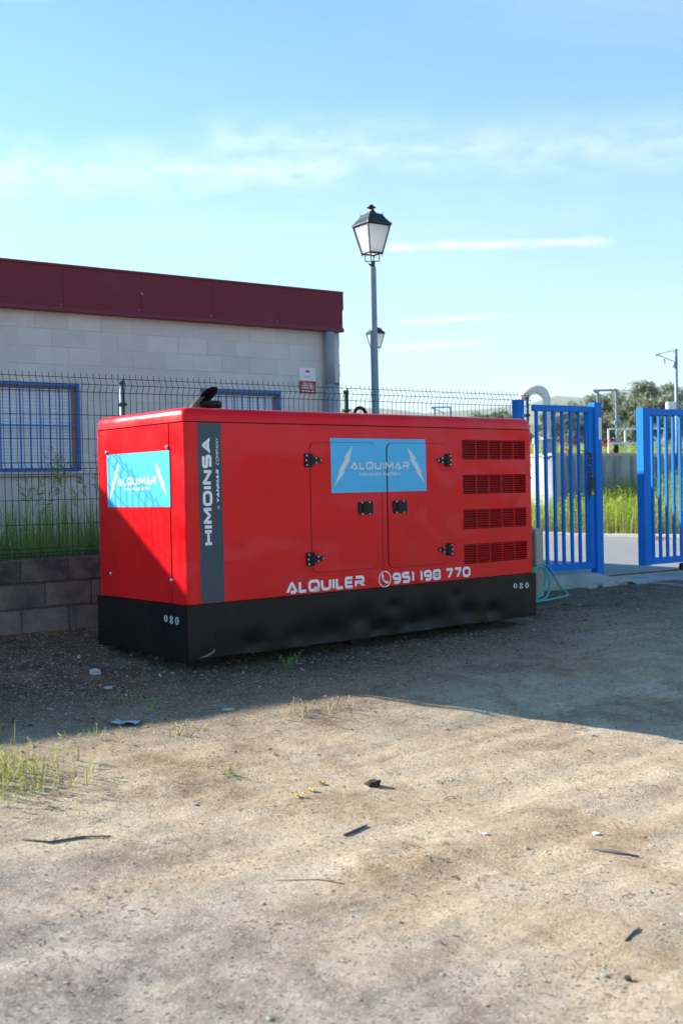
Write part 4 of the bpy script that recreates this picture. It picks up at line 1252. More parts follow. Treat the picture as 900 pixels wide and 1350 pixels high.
# ================================================================== LAMPS
def lamp(loc, label, rot, H):
    """lantern bottom collar at height H above loc"""
    t = thing('street_lamp', label, 'street lamp', loc, rot, 'lantern street lamps')
    p = MB(); p.smooth = True
    p.lathe([(.10, 0), (.10, .5), (.085, .54), (.055, .6), (.048, H - .02), (.048, H)], seg=14); p.obj('pole', GALV, t)
    c = MB(); c.smooth = True; c.lathe([(.040, 0), (.042, .005), (.042, .085), (.03, .09)], seg=12, c=(0, 0, H)); c.tube([(-.042, 0, H + .04), (-.075, 0, H + .04)], .012, 6)
    c.obj('collar', LAMPB, t)
    z = H + .085
    br = MB()
    for a in (pi / 4, 3 * pi / 4, 5 * pi / 4, 7 * pi / 4):
        d = (cos(a), sin(a)); br.tube([(d[0] * .02, d[1] * .02, z), (d[0] * .105, d[1] * .105, z), (d[0] * .115, d[1] * .115, z + .012), (d[0] * .115, d[1] * .115, z + .12)], .0085, 6)
    br.obj('bracket', LAMPB, t)
    z0 = z + .115; z1 = z0 + .40; w0, w1 = .112, .215
    fr = MB()
    q0 = [(-w0, -w0), (w0, -w0), (w0, w0), (-w0, w0)]; q1 = [(-w1, -w1), (w1, -w1), (w1, w1), (-w1, w1)]
    for i in range(4):
        fr.tube([(*q0[i], z0 - .03), (*q1[i], z1)], .013, 5)
        j = (i + 1) % 4
        fr.tube([(*q0[i], z0), (*q0[j], z0)], .013, 4); fr.tube([(*q1[i], z1), (*q1[j], z1)], .016, 4)
        fr.tube([(q1[i][0] * 1.06, q1[i][1] * 1.06, z1), (q1[i][0] * 1.06, q1[i][1] * 1.06, z1 + .045)], [.012, .003], 5)
    fr.obj('lantern_frame', LAMPB, t)
    for i in range(4):
        j = (i + 1) % 4; k = .965
        pn = MB().add([(q0[i][0] * k, q0[i][1] * k, z0), (q0[j][0] * k, q0[j][1] * k, z0), (q1[j][0] * k, q1[j][1] * k, z1), (q1[i][0] * k, q1[i][1] * k, z1)], [(0, 1, 2, 3)])
        pn.obj('pane', OPAL, t)
    bl_ = MB(); bl_.smooth = True; bl_.lathe([(.02, 0), (.075, .01), (.085, .03), (.075, .035)], seg=14, c=(0, 0, z0 + .005)); bl_.obj('reflector', mat('warm_reflector', (.7, .55, .36), .4) if 'warm_reflector' not in MATS else MATS['warm_reflector'], t)
    rf = MB()
    rings = [(w1 * 1.08, z1 + .005), (w1 * 1.08, z1 + .02), (w1 * .80, z1 + .09), (w1 * .60, z1 + .155), (w1 * .56, z1 + .165), (w1 * .30, z1 + .185), (w1 * .18, z1 + .215), (w1 * .15, z1 + .235)]
    vs = []
    for r_, zz in rings: vs += [(-r_, -r_, zz), (r_, -r_, zz), (r_, r_, zz), (-r_, r_, zz)]
    rf.add(vs, [(k * 4 + i, k * 4 + (i + 1) % 4, (k + 1) * 4 + (i + 1) % 4, (k + 1) * 4 + i) for k in range(len(rings) - 1) for i in range(4)])
    rf.add(vs[:4], [(3, 2, 1, 0)])
    for i in range(4):
        r_ = w1 * .60; x, y = [(-r_, -r_), (r_, -r_), (r_, r_), (-r_, r_)][i]; rf.tube([(x, y, z1 + .15), (x, y, z1 + .20)], [.010, .003], 5)
    rfo = rf.obj('lantern_roof', LAMPB, t)
    fi = MB(); fi.smooth = True; fi.lathe([(.036, 0), (.036, .02), (.075, .036), (.078, .042), (.04, .055), (.035, .068), (.025, .08), (.005, .085)], seg=16, c=(0, 0, z1 + .23)); fi.obj('finial', LAMPB, rfo)
    for o in list(t.children):
        if o.name.split('.')[0] != 'pole':
            o.location = (0, 0, H * (1 - .925)); o.scale = (.84, .84, .925)
    return t
om = bpy.data.materials.new('opal_pane'); om.use_nodes = True
q = NT(om.node_tree); pb = q.n['Principled BSDF']; pb.inputs['Base Color'].default_value = (.80, .80, .80, 1); pb.inputs['Roughness'].default_value = .35
tr = q.add('ShaderNodeBsdfTranslucent'); tr.inputs[0].default_value = (.85, .85, .86, 1); mx = q.add('ShaderNodeMixShader'); mx.inputs[0].default_value = .55
q.l.new(pb.outputs[0], mx.inputs[1]); q.l.new(tr.outputs[0], mx.inputs[2]); q.l.new(mx.outputs[0], q.n['Material Output'].inputs[0]); OPAL = om
LX, LY = .49, 15.5
gz = hbase(LX, LY)
lamp((LX, LY, gz), 'tall galvanised street lamp with black four-sided lantern right of the building', radians(33), 4.585 - gz)
LX2, LY2 = 1.02, 31.0
gz2 = hbase(LX2, LY2)
lamp((LX2, LY2, gz2), 'distant street lamp whose lantern shows behind the nearer lamp pole', radians(30), 5.22 - gz2)

# ================================================================== WATER WORKS BEYOND THE ROAD
tk = thing('concrete_tank', 'low walled concrete tank with streaked sides beyond the road', 'tank', (5.01, 27, .6))
C0 = Vector((5.01, 27.0)); CR = Vector((11.0, 31.5)); CLF = Vector((3.55, 29.7)); CB = CLF + (CR - C0)
zt_ = 2.34 - .6
def wallseg(a, c, z0, z1, th, m, name):
    b = MB(); d = (c - a).normalized(); n_ = Vector((-d.y, d.x))
    p = [a, c, c + n_ * th, a + n_ * th]; p = [q - C0 for q in p]
    b.add([(x.x, x.y, z0) for x in p] + [(x.x, x.y, z1) for x in p], [(3, 2, 1, 0), (4, 5, 6, 7), (0, 1, 5, 4), (1, 2, 6, 5), (2, 3, 7, 6), (3, 0, 4, 7)])
    return b.obj(name, m, tk)
wallseg(C0, CR, -.8, zt_ - .07, .25, TANKC, 'streaked_wall'); wallseg(CLF, C0 + Vector((-.001, 0)), -.8, zt_ - .07, .25, CONCP, 'pale_wall')
wallseg(C0 + Vector((-.03, -.03)), CR, zt_ - .068, zt_, .30, CONCP, 'rim'); wallseg(CLF, C0 + Vector((-.035, -.02)), zt_ - .068, zt_ - .002, .30, CONCP, 'rim')
wallseg(CR + Vector((.0, .001)), CB, -.8, zt_ - .07, .25, TANKC, 'back_wall'); wallseg(CB, CLF, -.8, zt_ - .07, .25, TANKC, 'back_wall')
b = MB(); b.add([(p.x - C0.x, p.y - C0.y, zt_ - .12) for p in (C0, CR, CB, CLF)], [(0, 1, 2, 3)]); b.obj('tank_top', CONC, tk)

pp = thing('vent_pipe', 'large pale gooseneck vent pipe rising from the tank', 'pipe', (4.94, 27.25, 2.25))
b = MB(); b.smooth = True
arc = [(0, 0, .45), (0, 0, 1.20)] + [(-.27 + .27 * cos(a), .02 * a, 1.35 + .27 * sin(a)) for a in [i * pi / 14 for i in range(0, 12)]] + [(-.60, .05, 1.40)]
b.tube(arc, [.085] * 2 + [.10] * 3 + [.115] * 9 + [.115], 14); b.obj('gooseneck', PIPEW, pp)
b = MB(); b.smooth = True; b.lathe([(.10, 0), (.115, .02), (.115, .40), (.10, .42)], seg=14); b.obj('valve_body', GALV, pp)
for z0_ in (.42, .0):
    b = MB(); b.lathe([(.17, z0_), (.17, z0_ + .04), (.09, z0_ + .05)], seg=14); b.obj('flange', PIPEW, pp)
b = MB(); b.bbox((-.34, -.05, .32), (-.20, .08, .46), .01); b.bbox((-.31, -.03, .0), (-.23, .05, .32), .01); b.obj('valve_wheel', PIPEW, pp)

def frame(loc, w_, h, lab, m=GALV, group='steel goal-shaped frames'):
    t = thing('steel_frame', lab, 'steel frame', loc, 0, group)
    for x in (0, w_): MB().bbox((x - .03, -.03, -.3), (x + .03, .03, h), .004).obj('upright', m, t)
    MB().bbox((-.12, -.025, h), (w_ + .03, .025, h + .05), .004).obj('top_bar', m, t)
    MB().tube([(-.10, 0, h), (w_ * .7, .25, h - .18)], .018, 6).obj('brace', m, t)
    return t
frame((6.53, 28.9, 2.34), .47, 1.58, 'grey steel goal-shaped frame standing on the tank between gate leaves')
frame((3.33, 40.0, 2.6), .55, 1.75, 'distant steel frame seen through the mesh fence', GALV)
def railing(loc, spans, lab, h=.62):
    t = thing('railing', lab, 'railing', loc, 0, 'white railings on the tank')
    for x0, x1 in spans:
        for x in (x0, x1): MB().bbox((x - .022, -.022, -.15), (x + .022, .022, h), .003).obj('upright', WHITEM, t)
        for z in (h, h * .42): MB().bbox((x0 + .023, -.02, z - .022), (x1 - .023, .02, z + .018), .003).obj('rail', WHITEM, t)
    return t
railing((6.75, 28.75, 2.34), [(0, .42)], 'short white railing section with a floodlight on the tank')
railing((7.24, 29.0, 2.34), [(0, 1.0)], 'longer white railing section right of the steel frame')
t = thing('stair_rail', 'white sloping stair handrails behind the sliding gate bars', 'handrail', (7.9, 28.2, 2.34))
for a, c in (((-.25, 0, .45), (.45, .5, -.05)), ((-.25, 0, .05), (-.05, .3, -.1)), ((.45, -.6, -.75), (1.0, -.2, .25)), ((.6, -.6, -.75), (1.15, -.2, .25))):
    MB().tube([a, c], .03, 6).obj('rail', WHITEM, t)
MB().tube([(.45, -.6, -.75), (.45, -.6, -1.2)], .03, 6).obj('upright', WHITEM, t)
b = MB(); b.bbox((-.10, -.05, 0), (.10, .05, .12), .02); b.tube([(0, 0, 0), (0, 0, -.08)], .02, 6); b.bbox((-.085, .051, .02), (.085, .09, .10), .01)
tag(b.obj('floodlight', GALV, None, (6.98, 28.73, 3.05)), 'small grey floodlight fixed on top of the railing', 'floodlight')
b = MB(); b.smooth = True; b.tube([(.035 * cos(a), 0, .07 * sin(a)) for a in [2 * pi * k / 16 for k in range(17)]], .04, 8, False)
tag(b.obj('black_hose_coil', BLKPL, None, (6.90, 28.62, 2.45)), 'small black coiled hose lying at the foot of the railing', 'hose coil')
t = thing('signal_pole', 'slim grey pole carrying white horn heads above the sliding gate', 'pole', (8.78, 29.8, 1.9))
b = MB(); b.smooth = True; b.tube([(0, 0, -.6), (0, 0, 3.16)], [.05, .045], 8); b.obj('pole', GALV, t)
MB().tube([(0, 0, 3.13), (-.52, .02, 3.03)], .018, 5).obj('arm', WHITEM, t)
MB().tube([(-.04, 0, 2.82), (-.42, .02, 3.0)], .018, 5).obj('arm', WHITEM, t)
for x, z in ((-.08, 2.74), (-.32, 2.84)):
    b = MB(); b.tube([(x, 0, z - .06), (x + .02, 0, z + .06)], [.05, .03], 8); b.obj('horn', WHITEM, t)
b = MB(); b.bbox((-.07, -.02, 2.98), (-.46, .04, 3.05), .005) if False else b.tube([(-.55, .02, 3.0), (-.40, .02, 3.02)], [.05, .02], 8); b.obj('horn', WHITEM, t)
MB().bbox((-.26, -.1, 1.55), (-.04, .1, 1.78), .01).obj('control_box', WHITEM, t)

# ================================================================== VEGETATION
def leaf_cloud(n, cen, rad, clumps, lsz, seed, flat=.9):
    rg_ = random.Random(seed); b = MB(); vs = []; fs = []
    cl_ = []
    for k in range(clumps):
        th = rg_.uniform(0, 2 * pi); ph = math.acos(rg_.uniform(-.75, 1)); r = rg_.uniform(.45, 1) ** .6
        cl_.append((Vector((cen[0] + rad[0] * r * sin(ph) * cos(th), cen[1] + rad[1] * r * sin(ph) * sin(th), cen[2] + rad[2] * r * cos(ph))), rg_.uniform(.16, .34) * (rad[0] + rad[2]) / 2))
    for k in range(n):
        c, r = cl_[rg_.randrange(clumps)]
        d = Vector((rg_.gauss(0, 1), rg_.gauss(0, 1), rg_.gauss(0, 1))); d.normalize()
        p = c + d * r * rg_.uniform(.35, 1.05) * (1 if rg_.random() < .9 else 1.35)
        a = Vector((rg_.gauss(0, 1), rg_.gauss(0, 1), rg_.gauss(0, .8))); a.normalize(); n_ = a.cross(Vector((rg_.gauss(0, 1), rg_.gauss(0, 1), rg_.gauss(0, 1)))); n_.normalize()
        s_ = lsz * rg_.uniform(.6, 1.4); o = len(vs)
        vs += [tuple(p - a * s_), tuple(p + n_ * s_ * .32), tuple(p + a * s_), tuple(p - n_ * s_ * .32)]
        fs.append((o, o + 1, o + 2, o + 3))
    b.add(vs, fs); return b
def tree_proto(h, rx, n, seed, m, lsz=.11):
    rg_ = random.Random(seed); tb = MB(); tb.smooth = True
    th = h * .32
    tb.tube([(0, 0, -.2), (.03, .02, th * .5), (.08, -.03, th)], [.16, .13, .11], 8)
    for k in range(5):
        a = k * 2 * pi / 5 + rg_.uniform(-.4, .4); r = rx * rg_.uniform(.4, .75)
        tb.tube([(.08, -.03, th * .9), (.08 + r * .4 * cos(a), r * .4 * sin(a), th + h * .14), (r * cos(a), r * sin(a), h * rg_.uniform(.6, .8))], [.09, .06, .02], 6)
    cr = leaf_cloud(n, (0, 0, h * .60), (rx, rx, h * .40), 26, lsz, seed)
    return tb, cr
protos = [tree_proto(3.4, 2.0, 8500, 1, OLIVE), tree_proto(3.0, 1.8, 7600, 2, OLIVE), tree_proto(3.8, 1.8, 8500, 3, OLIVE)]
pm = []
def make_tree(k, x, y, sc, label, m=OLIVE, grp='olive trees beyond the tank', dz=0.0):
    t = thing('olive_tree', label, 'tree', (x, y, hbase(x, y) + dz), random.uniform(0, 6), grp); t.scale = (sc, sc, sc)
    if len(pm) <= k: pm.append(None)
    if pm[k] is None:
        a = protos[k][0].obj('trunk', BARK, t); c = protos[k][1].obj('crown', m, t); pm[k] = (a.data, c.data)
    else:
        link('trunk', pm[k][0], t); c = link('crown', pm[k][1], t)
    return t
for i in range(3): pm.append(None)
TREES = [(0, 817, 46, 1.05, 'dark full olive tree right behind the grey steel frame'),
         (1, 858, 44, 1.20, 'broad pale olive tree in the gap between gate leaves'),
         (2, 840, 58, 1.35, 'tall hazy olive tree rising behind the pale one in the gate gap'),
         (0, 905, 50, 1.20, 'olive tree standing behind the slim signal pole'),
         (1, 760, 47, 1.0, 'olive tree behind the closed bar gate near its lock'),
         (2, 736, 62, 1.0, 'far olive tree behind the closed bar gate beside the vent pipe'),
         (0, 642, 52, 1.05, 'rounded olive tree behind the mesh fence left of the blue hinge post'),
         (1, 612, 60, 1.05, 'darker olive tree behind the mesh fence above the generator lid'),
         (2, 672, 58, 1.0, 'thin olive tree behind the fence nearest the blue hinge post'),
         (1, 530, 75, .9, 'small distant olive tree seen just right of the street lamp pole'),
         (2, 880, 70, 1.5, 'tall far olive tree between the sliding gate bars and the hill'),
         (1, 812, 54, 1.25, 'pale olive tree filling the gap right of the tall gate post'),
         (2, 775, 50, 1.0, 'small olive tree between the lock stile and the farther olive'),
         (0, 790, 66, 1.2, 'far olive tree half hidden behind the tall blue gate post')]
for k, px, Y, sc, lab in TREES:
    x = (px - 450) / 1504.7 * Y
    make_tree(k, x, Y, sc * (.60 if px < 700 else .69), lab)

def blades(name, label, pts, m, hmin, hmax, wid, lean, seed, heads=None, curve=.35, segs=3):
    rg_ = random.Random(seed); b = MB(); vs = []; fs = []
    for (x, y, z) in pts:
        h = rg_.uniform(hmin, hmax); a = rg_.uniform(0, 2 * pi); l = rg_.gauss(0, lean); dx, dy = cos(a), sin(a)
        wx, wy = -dy, dx; o = len(vs); ww = wid * rg_.uniform(.6, 1.3)
        for s_ in range(segs):
            t = s_ / segs; off = h * l * t + h * curve * abs(l) * t * t * 1.5; zz = z + h * t * (1 - .25 * abs(l) * t)
            k = ww * (1 - t * .8) / 2
            vs += [(x + dx * off - wx * k, y + dy * off - wy * k, zz), (x + dx * off + wx * k, y + dy * off + wy * k, zz)]
        off = h * l + h * curve * abs(l) * 1.5; vs.append((x + dx * off, y + dy * off, z + h * (1 - .25 * abs(l))))
        for s_ in range(segs - 1): fs.append((o + 2 * s_, o + 2 * s_ + 1, o + 2 * s_ + 3, o + 2 * s_ + 2))
        fs.append((o + 2 * segs - 2, o + 2 * segs - 1, o + 2 * segs))
        if heads and rg_.random() < heads[0]:
            tp = Vector(vs[-1]); n_ = heads[1]
            for q_ in range(n_):
                d = Vector((dx * l * 2 + rg_.gauss(0, .35), dy * l * 2 + rg_.gauss(0, .35), rg_.uniform(.0, 1))); d.normalize()
                base = tp - Vector((dx * l * h * .25, dy * l * h * .25, h * .22)) * rg_.random()
                tip = base + d * heads[2]; sd_ = d.cross(Vector((rg_.gauss(0, 1), rg_.gauss(0, 1), .1))).normalized() * heads[3]
                o2 = len(vs); vs += [tuple(base), tuple(base + d * heads[2] * .5 + sd_), tuple(tip), tuple(base + d * heads[2] * .5 - sd_)]; fs.append((o2, o2 + 1, o2 + 2, o2 + 3))
    b.add(vs, fs)
    o = b.obj(name, m); return kind(o, 'stuff', label, 'grass')
rg_ = random.Random(21)
pts = []
while len(pts) < 26000:
    x, y = rg_.uniform(2.2, 14), rg_.uniform(20.5, 31); s = kerb_s(x, y)
    if s < .24 or s > 6.0: continue
    # in front of the tank walls only
    if (x - 5.01) * -.6 + (y - 27) * .8 > -.05 and x > 5.0: continue
    if x <= 5.0 and y > 27 + (5.01 - x) * 1.85 - .05: continue
    if x / y < .12 or x / y > .5: continue
    dens = .55 + .45 * noise.noise(Vector((x * .9, y * .9, 0)))
    if rg_.random() > dens: continue
    pts.append((x, y, hbase(x, y) - .02))
blades('tall_grass', 'tall sunlit green grass growing between kerb and tank', pts, GRASSM, .30, .95, .015, .42, 5, heads=(.3, 4, .06, .008))
pts2 = [p for p in pts if kerb_s(p[0], p[1]) < .9 + .5 * noise.noise(Vector((p[0] * 1.5, p[1] * 1.5, 4)))][:5200]
pts2 = [(x + .02, y + .02, z) for x, y, z in pts2 if rg_.random() < .75]
blades('dry_grass', 'dry straw coloured grass mixed into the green along the kerb', pts2, STRAW, .15, .55, .014, .5, 15, heads=(.3, 3, .05, .006))
pts = [(x, y, hbase(x, y)) for x, y in ((rg_.uniform(2, 14), rg_.uniform(32.5, 48)) for _ in range(9000))]
blades('field_grass', 'dry and green field grass between tank and olive trees', pts, GRASSM, .25, .75, .03, .3, 6, heads=(.2, 3, .08, .012))
def poppies():
    b = MB(); vs = []; fs = []; r2 = random.Random(8)
    for k in range(90):
        px = r2.choice([r2.uniform(745, 765), r2.uniform(785, 812), r2.uniform(785, 800), r2.uniform(868, 900)]); Y = r2.uniform(33, 40); x = (px - 450) / 1504.7 * Y
        z = hbase(x, Y) + r2.uniform(.35, .8)
        for j in range(3):
            d = Vector((r2.gauss(0, 1), r2.gauss(0, 1), r2.gauss(0, .5))).normalized() * .055; e = d.cross(Vector((r2.gauss(0, 1), r2.gauss(0, 1), 1))).normalized() * .05; p = Vector((x, Y, z)); o = len(vs)
            vs += [tuple(p - d), tuple(p + e), tuple(p + d), tuple(p - e)]; fs.append((o, o + 1, o + 2, o + 3))
    b.add(vs, fs); kind(b.obj('poppies', POPPY), 'stuff', 'red poppies scattered in the field grass beyond the tank', 'flowers')
poppies()
# weeds behind the block wall
pts = []
r3 = random.Random(31)
for k in range(4600):
    u = r3.uniform(1.6, 4.6); v = r3.uniform(9.22, 10.3)
    if noise.noise(Vector((u * 2.3, v * 2, 0))) < -.25: continue
    pts.append(UV(u, v, .92))
blades('wall_weeds', 'thick green weeds behind the mesh fence at the wall top', pts, WEEDM, .18, .80, .012, .50, 9)
pts = [UV(r3.uniform(1.8, 4.6), r3.uniform(9.25, 10.0), .92) for _ in range(75)]
blades('seeding_weeds', 'tall thin seeding grass stalks leaning against the building wall behind the fence', pts, WEEDM, .75, 1.15, .010, .30, 10, heads=(1.0, 26, .085, .004), curve=.5, segs=5)
# barley grass tuft on the left of the yard
pts = []
for k in range(520):
    x = -1.60 + r3.gauss(0, .20) - abs(r3.gauss(0, .25)); y = 5.62 + r3.gauss(0, .17); pts.append((x, y, hz(x, y) - .01))
blades('barley_grass', 'yellow green wild barley tuft at the left edge of the dirt', pts, BARLEY, .04, .16, .006, .38, 12, heads=(.30, 7, .028, .0022))
def sprig(px, py, n, lab, sc, m, seed, spread=.05):
    # small plant rooted at a ground point
    r4 = random.Random(seed); x, y = px, py
    pts = [(x + r4.gauss(0, spread), y + r4.gauss(0, spread), hz(x, y) - .005) for _ in range(n)]
    o = blades('weed', lab, pts, m, sc * .5, sc, .010, .55, seed, heads=(.4, 3, .02, .004))
    if m is STRAW or seed in (46, 47): o['category'] = 'small plants'; return
    del o['kind']; o['category'] = 'weed'; o['group'] = 'small weeds on the dirt'
sprig(-.40, 8.30, 22, 'green weed sprouting under the generator skid', .09, WEEDM, 41, .03)
sprig(-.95, 6.45, 10, 'tiny yellow green weed just right of the wrapper on the shade edge', .08, BARLEY, 42, .05)
sprig(-1.15, 7.0, 8, 'tiny green weed in the shade beyond the wrapper', .07, WEEDM, 43, .03)
sprig(-1.35, 7.05, 6, 'tiny green weed in the shade, left of two', .06, WEEDM, 44, .03)
sprig(-.86, 6.52, 7, 'small pale weed on the shade edge right of the wrapper', .08, BARLEY, 45, .04)
sprig(-1.42, 6.35, 12, 'short yellow green weed below the wrapper in the sun', .07, BARLEY, 46, .07)
sprig(-.60, 5.85, 12, 'low green rosette weed on the sunlit dirt', .05, WEEDM, 47, .025)
sprig(-.28, 6.95, 26, 'dry straw tuft lying at the end of the shade edge', .11, STRAW, 48, .07)
sprig(-.05, 7.10, 18, 'second dry straw tuft nearer the generator', .10, STRAW, 49, .06)
sprig(9.30 * cos(FA) - 9.02 * sin(FA), 9.30 * sin(FA) + 9.02 * cos(FA), 14, 'green weed at the foot of the concrete pillar', .22, WEEDM, 50, .05)
# ------------------------------------------------------------------ small things lying on the dirt
def scatter():
    r5 = random.Random(51); b = MB(); b2 = MB(); b3 = MB()
    ico = bmesh.new(); bmesh.ops.create_icosphere(ico, subdivisions=1, radius=1); iv = [v.co.copy() for v in ico.verts]; jf = [[v.index for v in f.verts] for f in ico.faces]; ico.free()
    def spot(vlo=0.0):
        while True:
            Y = 3.2 + 11 * r5.random() ** 1.6; x = r5.uniform(-.36, .36) * Y; u, v = uv_of(x, Y)
            if v < 8.85 and v >= vlo: return x, Y, u, v
    for k in range(12000):
        x, y, u, v = spot()
        if r5.random() > .14 + .86 * sstep(v, 4.5, 7): continue
        s_ = r5.uniform(.002, .0055) * (2.2 if r5.random() < .06 else 1); z = hz(x, y)
        k_ = (r5.uniform(.7, 1.4), r5.uniform(.7, 1.4), r5.uniform(.4, .8))
        b.add([(x + p.x * s_ * k_[0], y + p.y * s_ * k_[1], z + p.z * s_ * k_[2] + s_ * .2) for p in iv], jf)
    kind(b.obj('gravel', mat('gravel_stone', (.33, .30, .26), .95, var=.6, scale=25, coord='Position')), 'stuff', 'small grey gravel scattered over the dirt yard', 'gravel')
    for k in range(2600):
        x, y, u, v = spot(); z = hz(x, y)
        dens = .05 + .85 * sstep(v, 5.2, 6.6)
        if r5.random() > dens and noise.noise(Vector((x * 1.4, y * 1.4, 3))) < .30: continue
        ln = r5.uniform(.008, .035) * (2.4 if r5.random() < .05 else 1); a = r5.gauss(.7, .9); dx, dy = cos(a) * ln, sin(a) * ln; w_ = r5.uniform(.0008, .0022)
        m_ = r5.gauss(0, ln * .03)
        (b2 if r5.random() < .5 else b3).tube([(x, y, z + .003), (x + dx / 2 + m_, y + dy / 2 - m_, z + .006 + r5.random() * .006), (x + dx, y + dy, hz(x + dx, y + dy) + .003)], w_, 3, False)
    kind(b2.obj('twig_litter', WOODD), 'stuff', 'dark twigs and stalks littering the dirt', 'twigs'); kind(b3.obj('straw_litter', STRAW), 'stuff', 'pale straw bits littering the dirt', 'straw')
    b4 = MB()
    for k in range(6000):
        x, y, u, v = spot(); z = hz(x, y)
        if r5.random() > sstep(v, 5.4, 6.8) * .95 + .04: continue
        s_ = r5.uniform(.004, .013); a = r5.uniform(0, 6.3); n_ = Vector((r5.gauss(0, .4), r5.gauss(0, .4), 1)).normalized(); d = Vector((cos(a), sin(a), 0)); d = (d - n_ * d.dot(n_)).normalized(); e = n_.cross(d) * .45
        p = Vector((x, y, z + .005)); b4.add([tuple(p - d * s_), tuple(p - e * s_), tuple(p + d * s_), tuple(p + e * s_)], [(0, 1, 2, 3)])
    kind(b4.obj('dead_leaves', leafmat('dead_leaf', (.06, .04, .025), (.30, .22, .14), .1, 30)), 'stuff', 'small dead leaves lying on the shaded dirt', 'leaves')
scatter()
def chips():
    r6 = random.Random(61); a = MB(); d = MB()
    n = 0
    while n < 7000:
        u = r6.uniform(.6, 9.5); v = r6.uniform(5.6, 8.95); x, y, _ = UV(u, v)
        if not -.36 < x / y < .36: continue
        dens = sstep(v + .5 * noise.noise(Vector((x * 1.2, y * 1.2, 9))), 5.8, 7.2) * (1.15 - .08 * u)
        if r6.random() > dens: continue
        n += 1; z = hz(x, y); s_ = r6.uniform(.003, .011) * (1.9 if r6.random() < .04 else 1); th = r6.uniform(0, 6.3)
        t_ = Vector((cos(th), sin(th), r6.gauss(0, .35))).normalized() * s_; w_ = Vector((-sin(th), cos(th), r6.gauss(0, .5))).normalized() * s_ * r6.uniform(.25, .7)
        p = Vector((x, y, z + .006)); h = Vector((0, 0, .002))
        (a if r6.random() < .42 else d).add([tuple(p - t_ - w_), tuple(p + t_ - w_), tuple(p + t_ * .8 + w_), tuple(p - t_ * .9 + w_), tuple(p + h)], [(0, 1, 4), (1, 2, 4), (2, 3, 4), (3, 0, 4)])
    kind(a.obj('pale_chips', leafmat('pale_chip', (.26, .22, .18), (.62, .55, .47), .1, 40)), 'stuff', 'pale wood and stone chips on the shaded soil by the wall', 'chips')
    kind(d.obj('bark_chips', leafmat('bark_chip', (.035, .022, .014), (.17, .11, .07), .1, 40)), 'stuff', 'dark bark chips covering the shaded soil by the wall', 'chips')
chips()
def at(x, y, dz=0.0): return (x, y, hz(x, y) + dz)
def stick(pts, r, lab, m=WOODD, grp='sticks on the dirt'):
    x0, y0 = pts[0][:2]; t = MB(); t.smooth = True
    P = [(x - x0, y - y0, hz(x, y) - hz(x0, y0) + r * .6 + dz * .15) for x, y, dz in pts]; t.tube(P, [r] * (len(P) - 1) + [r * .6], 6)
    o = t.obj('stick', m, None, at(x0, y0)); return tag(o, lab, 'stick', grp)
stick([(1.06, 4.98, .010), (1.16, 4.93, .016), (1.245, 4.88, .012)], .0070, 'thick bare stick lying alone on the right of the sunlit dirt')
stick([(-.02, 5.12, .008), (.03, 5.17, .012), (.085, 5.24, .008)], .006, 'short dark stick lying in the middle of the dirt')
stick([(-.30, 4.62, .006), (-.12, 4.60, .010), (-.02, 4.56, .006)], .003, 'thin pale stalk left of the middle in the foreground', STRAW)
stick([(.98, 4.05, .006), (1.03, 4.12, .012), (1.06, 4.16, .008)], .004, 'crooked short stick in the near foreground beyond the tiny dark clod')
stick([(-1.42, 4.95, .010), (-1.30, 4.93, .012), (-1.18, 5.0, .010), (-1.05, 5.02, .006)], .005, 'dark thin stick lying below the barley tuft in the foreground')
rubble('stone', 'pale pointed stone in the shade in front of the wall', 'stone', at(-1.73, 7.91, .014), (.045, .03, .032), 5, STONEM, 'stones on the dirt')
rubble('stone', 'small flat pale stone in the shade left of the skid', 'stone', at(-1.55, 7.45, .008), (.035, .022, .012), 6, STONEM, 'stones on the dirt')
rubble('stone', 'white flat stone in the foreground on the right above the stick', 'stone', at(1.13, 5.18, .006), (.022, .014, .007), 8, WHITEM, 'stones on the dirt')
rubble('stone', 'white chip left of the thick stick', 'stone', at(.62, 5.15, .005), (.015, .010, .005), 9, WHITEM, 'stones on the dirt')
rubble('stone', 'flat grey stone flake in the shade below the skid corner', 'stone', at(-.72, 6.98, .006), (.045, .016, .008), 10, STONEM, 'stones on the dirt')
rubble('clod', 'dark clump of earth in the middle of the sunlit dirt', 'clod', at(.13, 5.80, .012), (.042, .030, .020), 13, CLODM, None, .3, 3, .6)
rubble('clod', 'tiny dark clod near the bottom right', 'clod', at(.92, 3.78, .008), (.013, .011, .009), 14, CLODM, None, 0, 2, .5)
def scrap(x, y, w_, d_, m, lab, cat, name, grp=None, rz=0.0, seed=1):
    n = 7; b = MB(); vs = []
    for j in range(n):
        for i in range(n):
            a, c = i / (n - 1) - .5, j / (n - 1) - .5
            vs.append((a * w_, c * d_ * (1 - .3 * a), .008 + .016 * noise.noise(Vector((a * 3, c * 3, seed))) + .010 * abs(a)))
    b.smooth = True; top = [(p[0], p[1], p[2] + .0015) for p in vs]
    fs = [(j * n + i, j * n + i + 1, (j + 1) * n + i + 1, (j + 1) * n + i) for j in range(n - 1) for i in range(n - 1)]
    b.add(top, fs); b.add(vs, [f[::-1] for f in fs])
    o = b.obj(name, m, None, at(x, y)); o.rotation_euler = (0, 0, rz); return tag(o, lab, cat, grp)
scrap(-1.28, 6.62, .16, .11, PAPER, 'crumpled blue and white printed wrapper on the shade edge', 'wrapper', 'wrapper', None, -.2, 3)
scrap(-.24, 5.60, .040, .022, YELM, 'pale yellow scrap, nearest of the three', 'scrap', 'paper_scrap', 'yellow scraps on the dirt', .3, 4)
scrap(-.18, 5.70, .036, .024, YELM, 'yellow scrap, middle of the three', 'scrap', 'paper_scrap', 'yellow scraps on the dirt', -.2, 5)
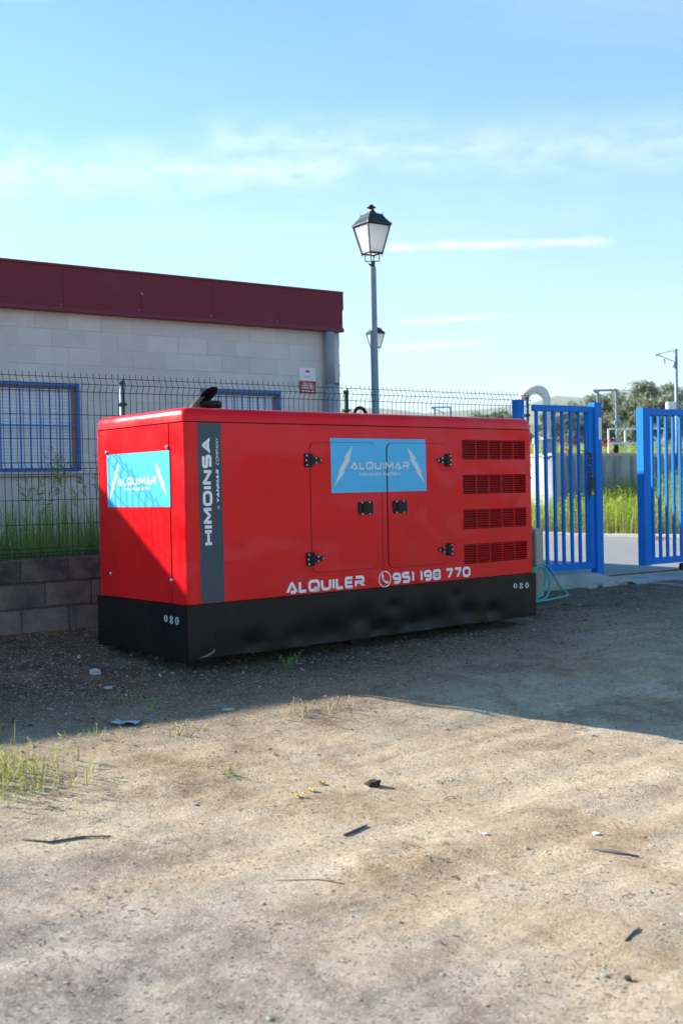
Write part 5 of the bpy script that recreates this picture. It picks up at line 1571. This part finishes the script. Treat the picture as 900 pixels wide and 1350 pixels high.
scrap(-.13, 5.80, .036, .022, YELM, 'deep yellow scrap, farthest of the three', 'scrap', 'paper_scrap', 'yellow scraps on the dirt', .1, 6)

# ================================================================== HILLS
def hill(name, Y, x0, x1, zfun, m, n=160, depth=.6):
    b = MB(); b.smooth = True; vs = []; rows = 10
    for j in range(rows + 1):
        for i in range(n + 1):
            x = x0 + (x1 - x0) * i / n; t = j / rows; y = Y + (t - .5) * depth * Y
            prof = sin(pi * t) ** .8
            vs.append((x * (y / Y), y, -5 + (zfun(x) + 5) * prof + (Y * .004) * noise.noise(Vector((x * 14 / Y, y * 14 / Y, 0))) * prof))
    b.add(vs, [(j * (n + 1) + i, j * (n + 1) + i + 1, (j + 1) * (n + 1) + i + 1, (j + 1) * (n + 1) + i) for j in range(rows) for i in range(n)])
    kind(b.obj(name, m), 'structure')
HILLM = mat('hill_scrub', (.17, .18, .12), .95, var=.5, scale=.05, coord='Position', dirt=(.30, .27, .22), dirt_scale=.012, dirt_lo=.55, dirt_hi=.65)
def px2x(px, Y): return (px - 450) / 1504.7 * Y
def zpx(py, Y): return EYE + (643 - py) / 1504.7 * Y
def hz1(x):
    Y = 900; p = x / Y * 1504.7 + 450
    return zpx(lerp_tab(p, [(-400, 520), (300, 545), (480, 541), (560, 548), (640, 545), (700, 538), (725, 527), (760, 534), (800, 528), (850, 524), (885, 519), (940, 519), (1100, 512), (1500, 522)]), Y)
hill('far_hill', 900, -1500, 1800, hz1, HILLM)
def hz2(x):
    Y = 320; p = x / Y * 1504.7 + 450
    return zpx(lerp_tab(p, [(-400, 560), (480, 565), (600, 560), (700, 566), (780, 556), (840, 540), (900, 532), (1000, 528), (1400, 545)]), Y)
hill('near_hill', 320, -500, 600, hz2, HILLM)

# ------------------------------------------------------------------ air
hm = bpy.data.materials.new('haze_air'); hm.use_nodes = True
q = NT(hm.node_tree); q.n.remove(q.n['Principled BSDF'])
pv = q.add('ShaderNodeVolumePrincipled'); pv.inputs['Color'].default_value = (.92, .96, 1, 1); pv.inputs['Density'].default_value = .00028; pv.inputs['Anisotropy'].default_value = .3
q.l.new(pv.outputs[0], q.n['Material Output'].inputs['Volume'])
o = MB().box((-3600, -3600, -20), (3600, 5200, 110)).obj('haze', hm); kind(o, 'stuff')
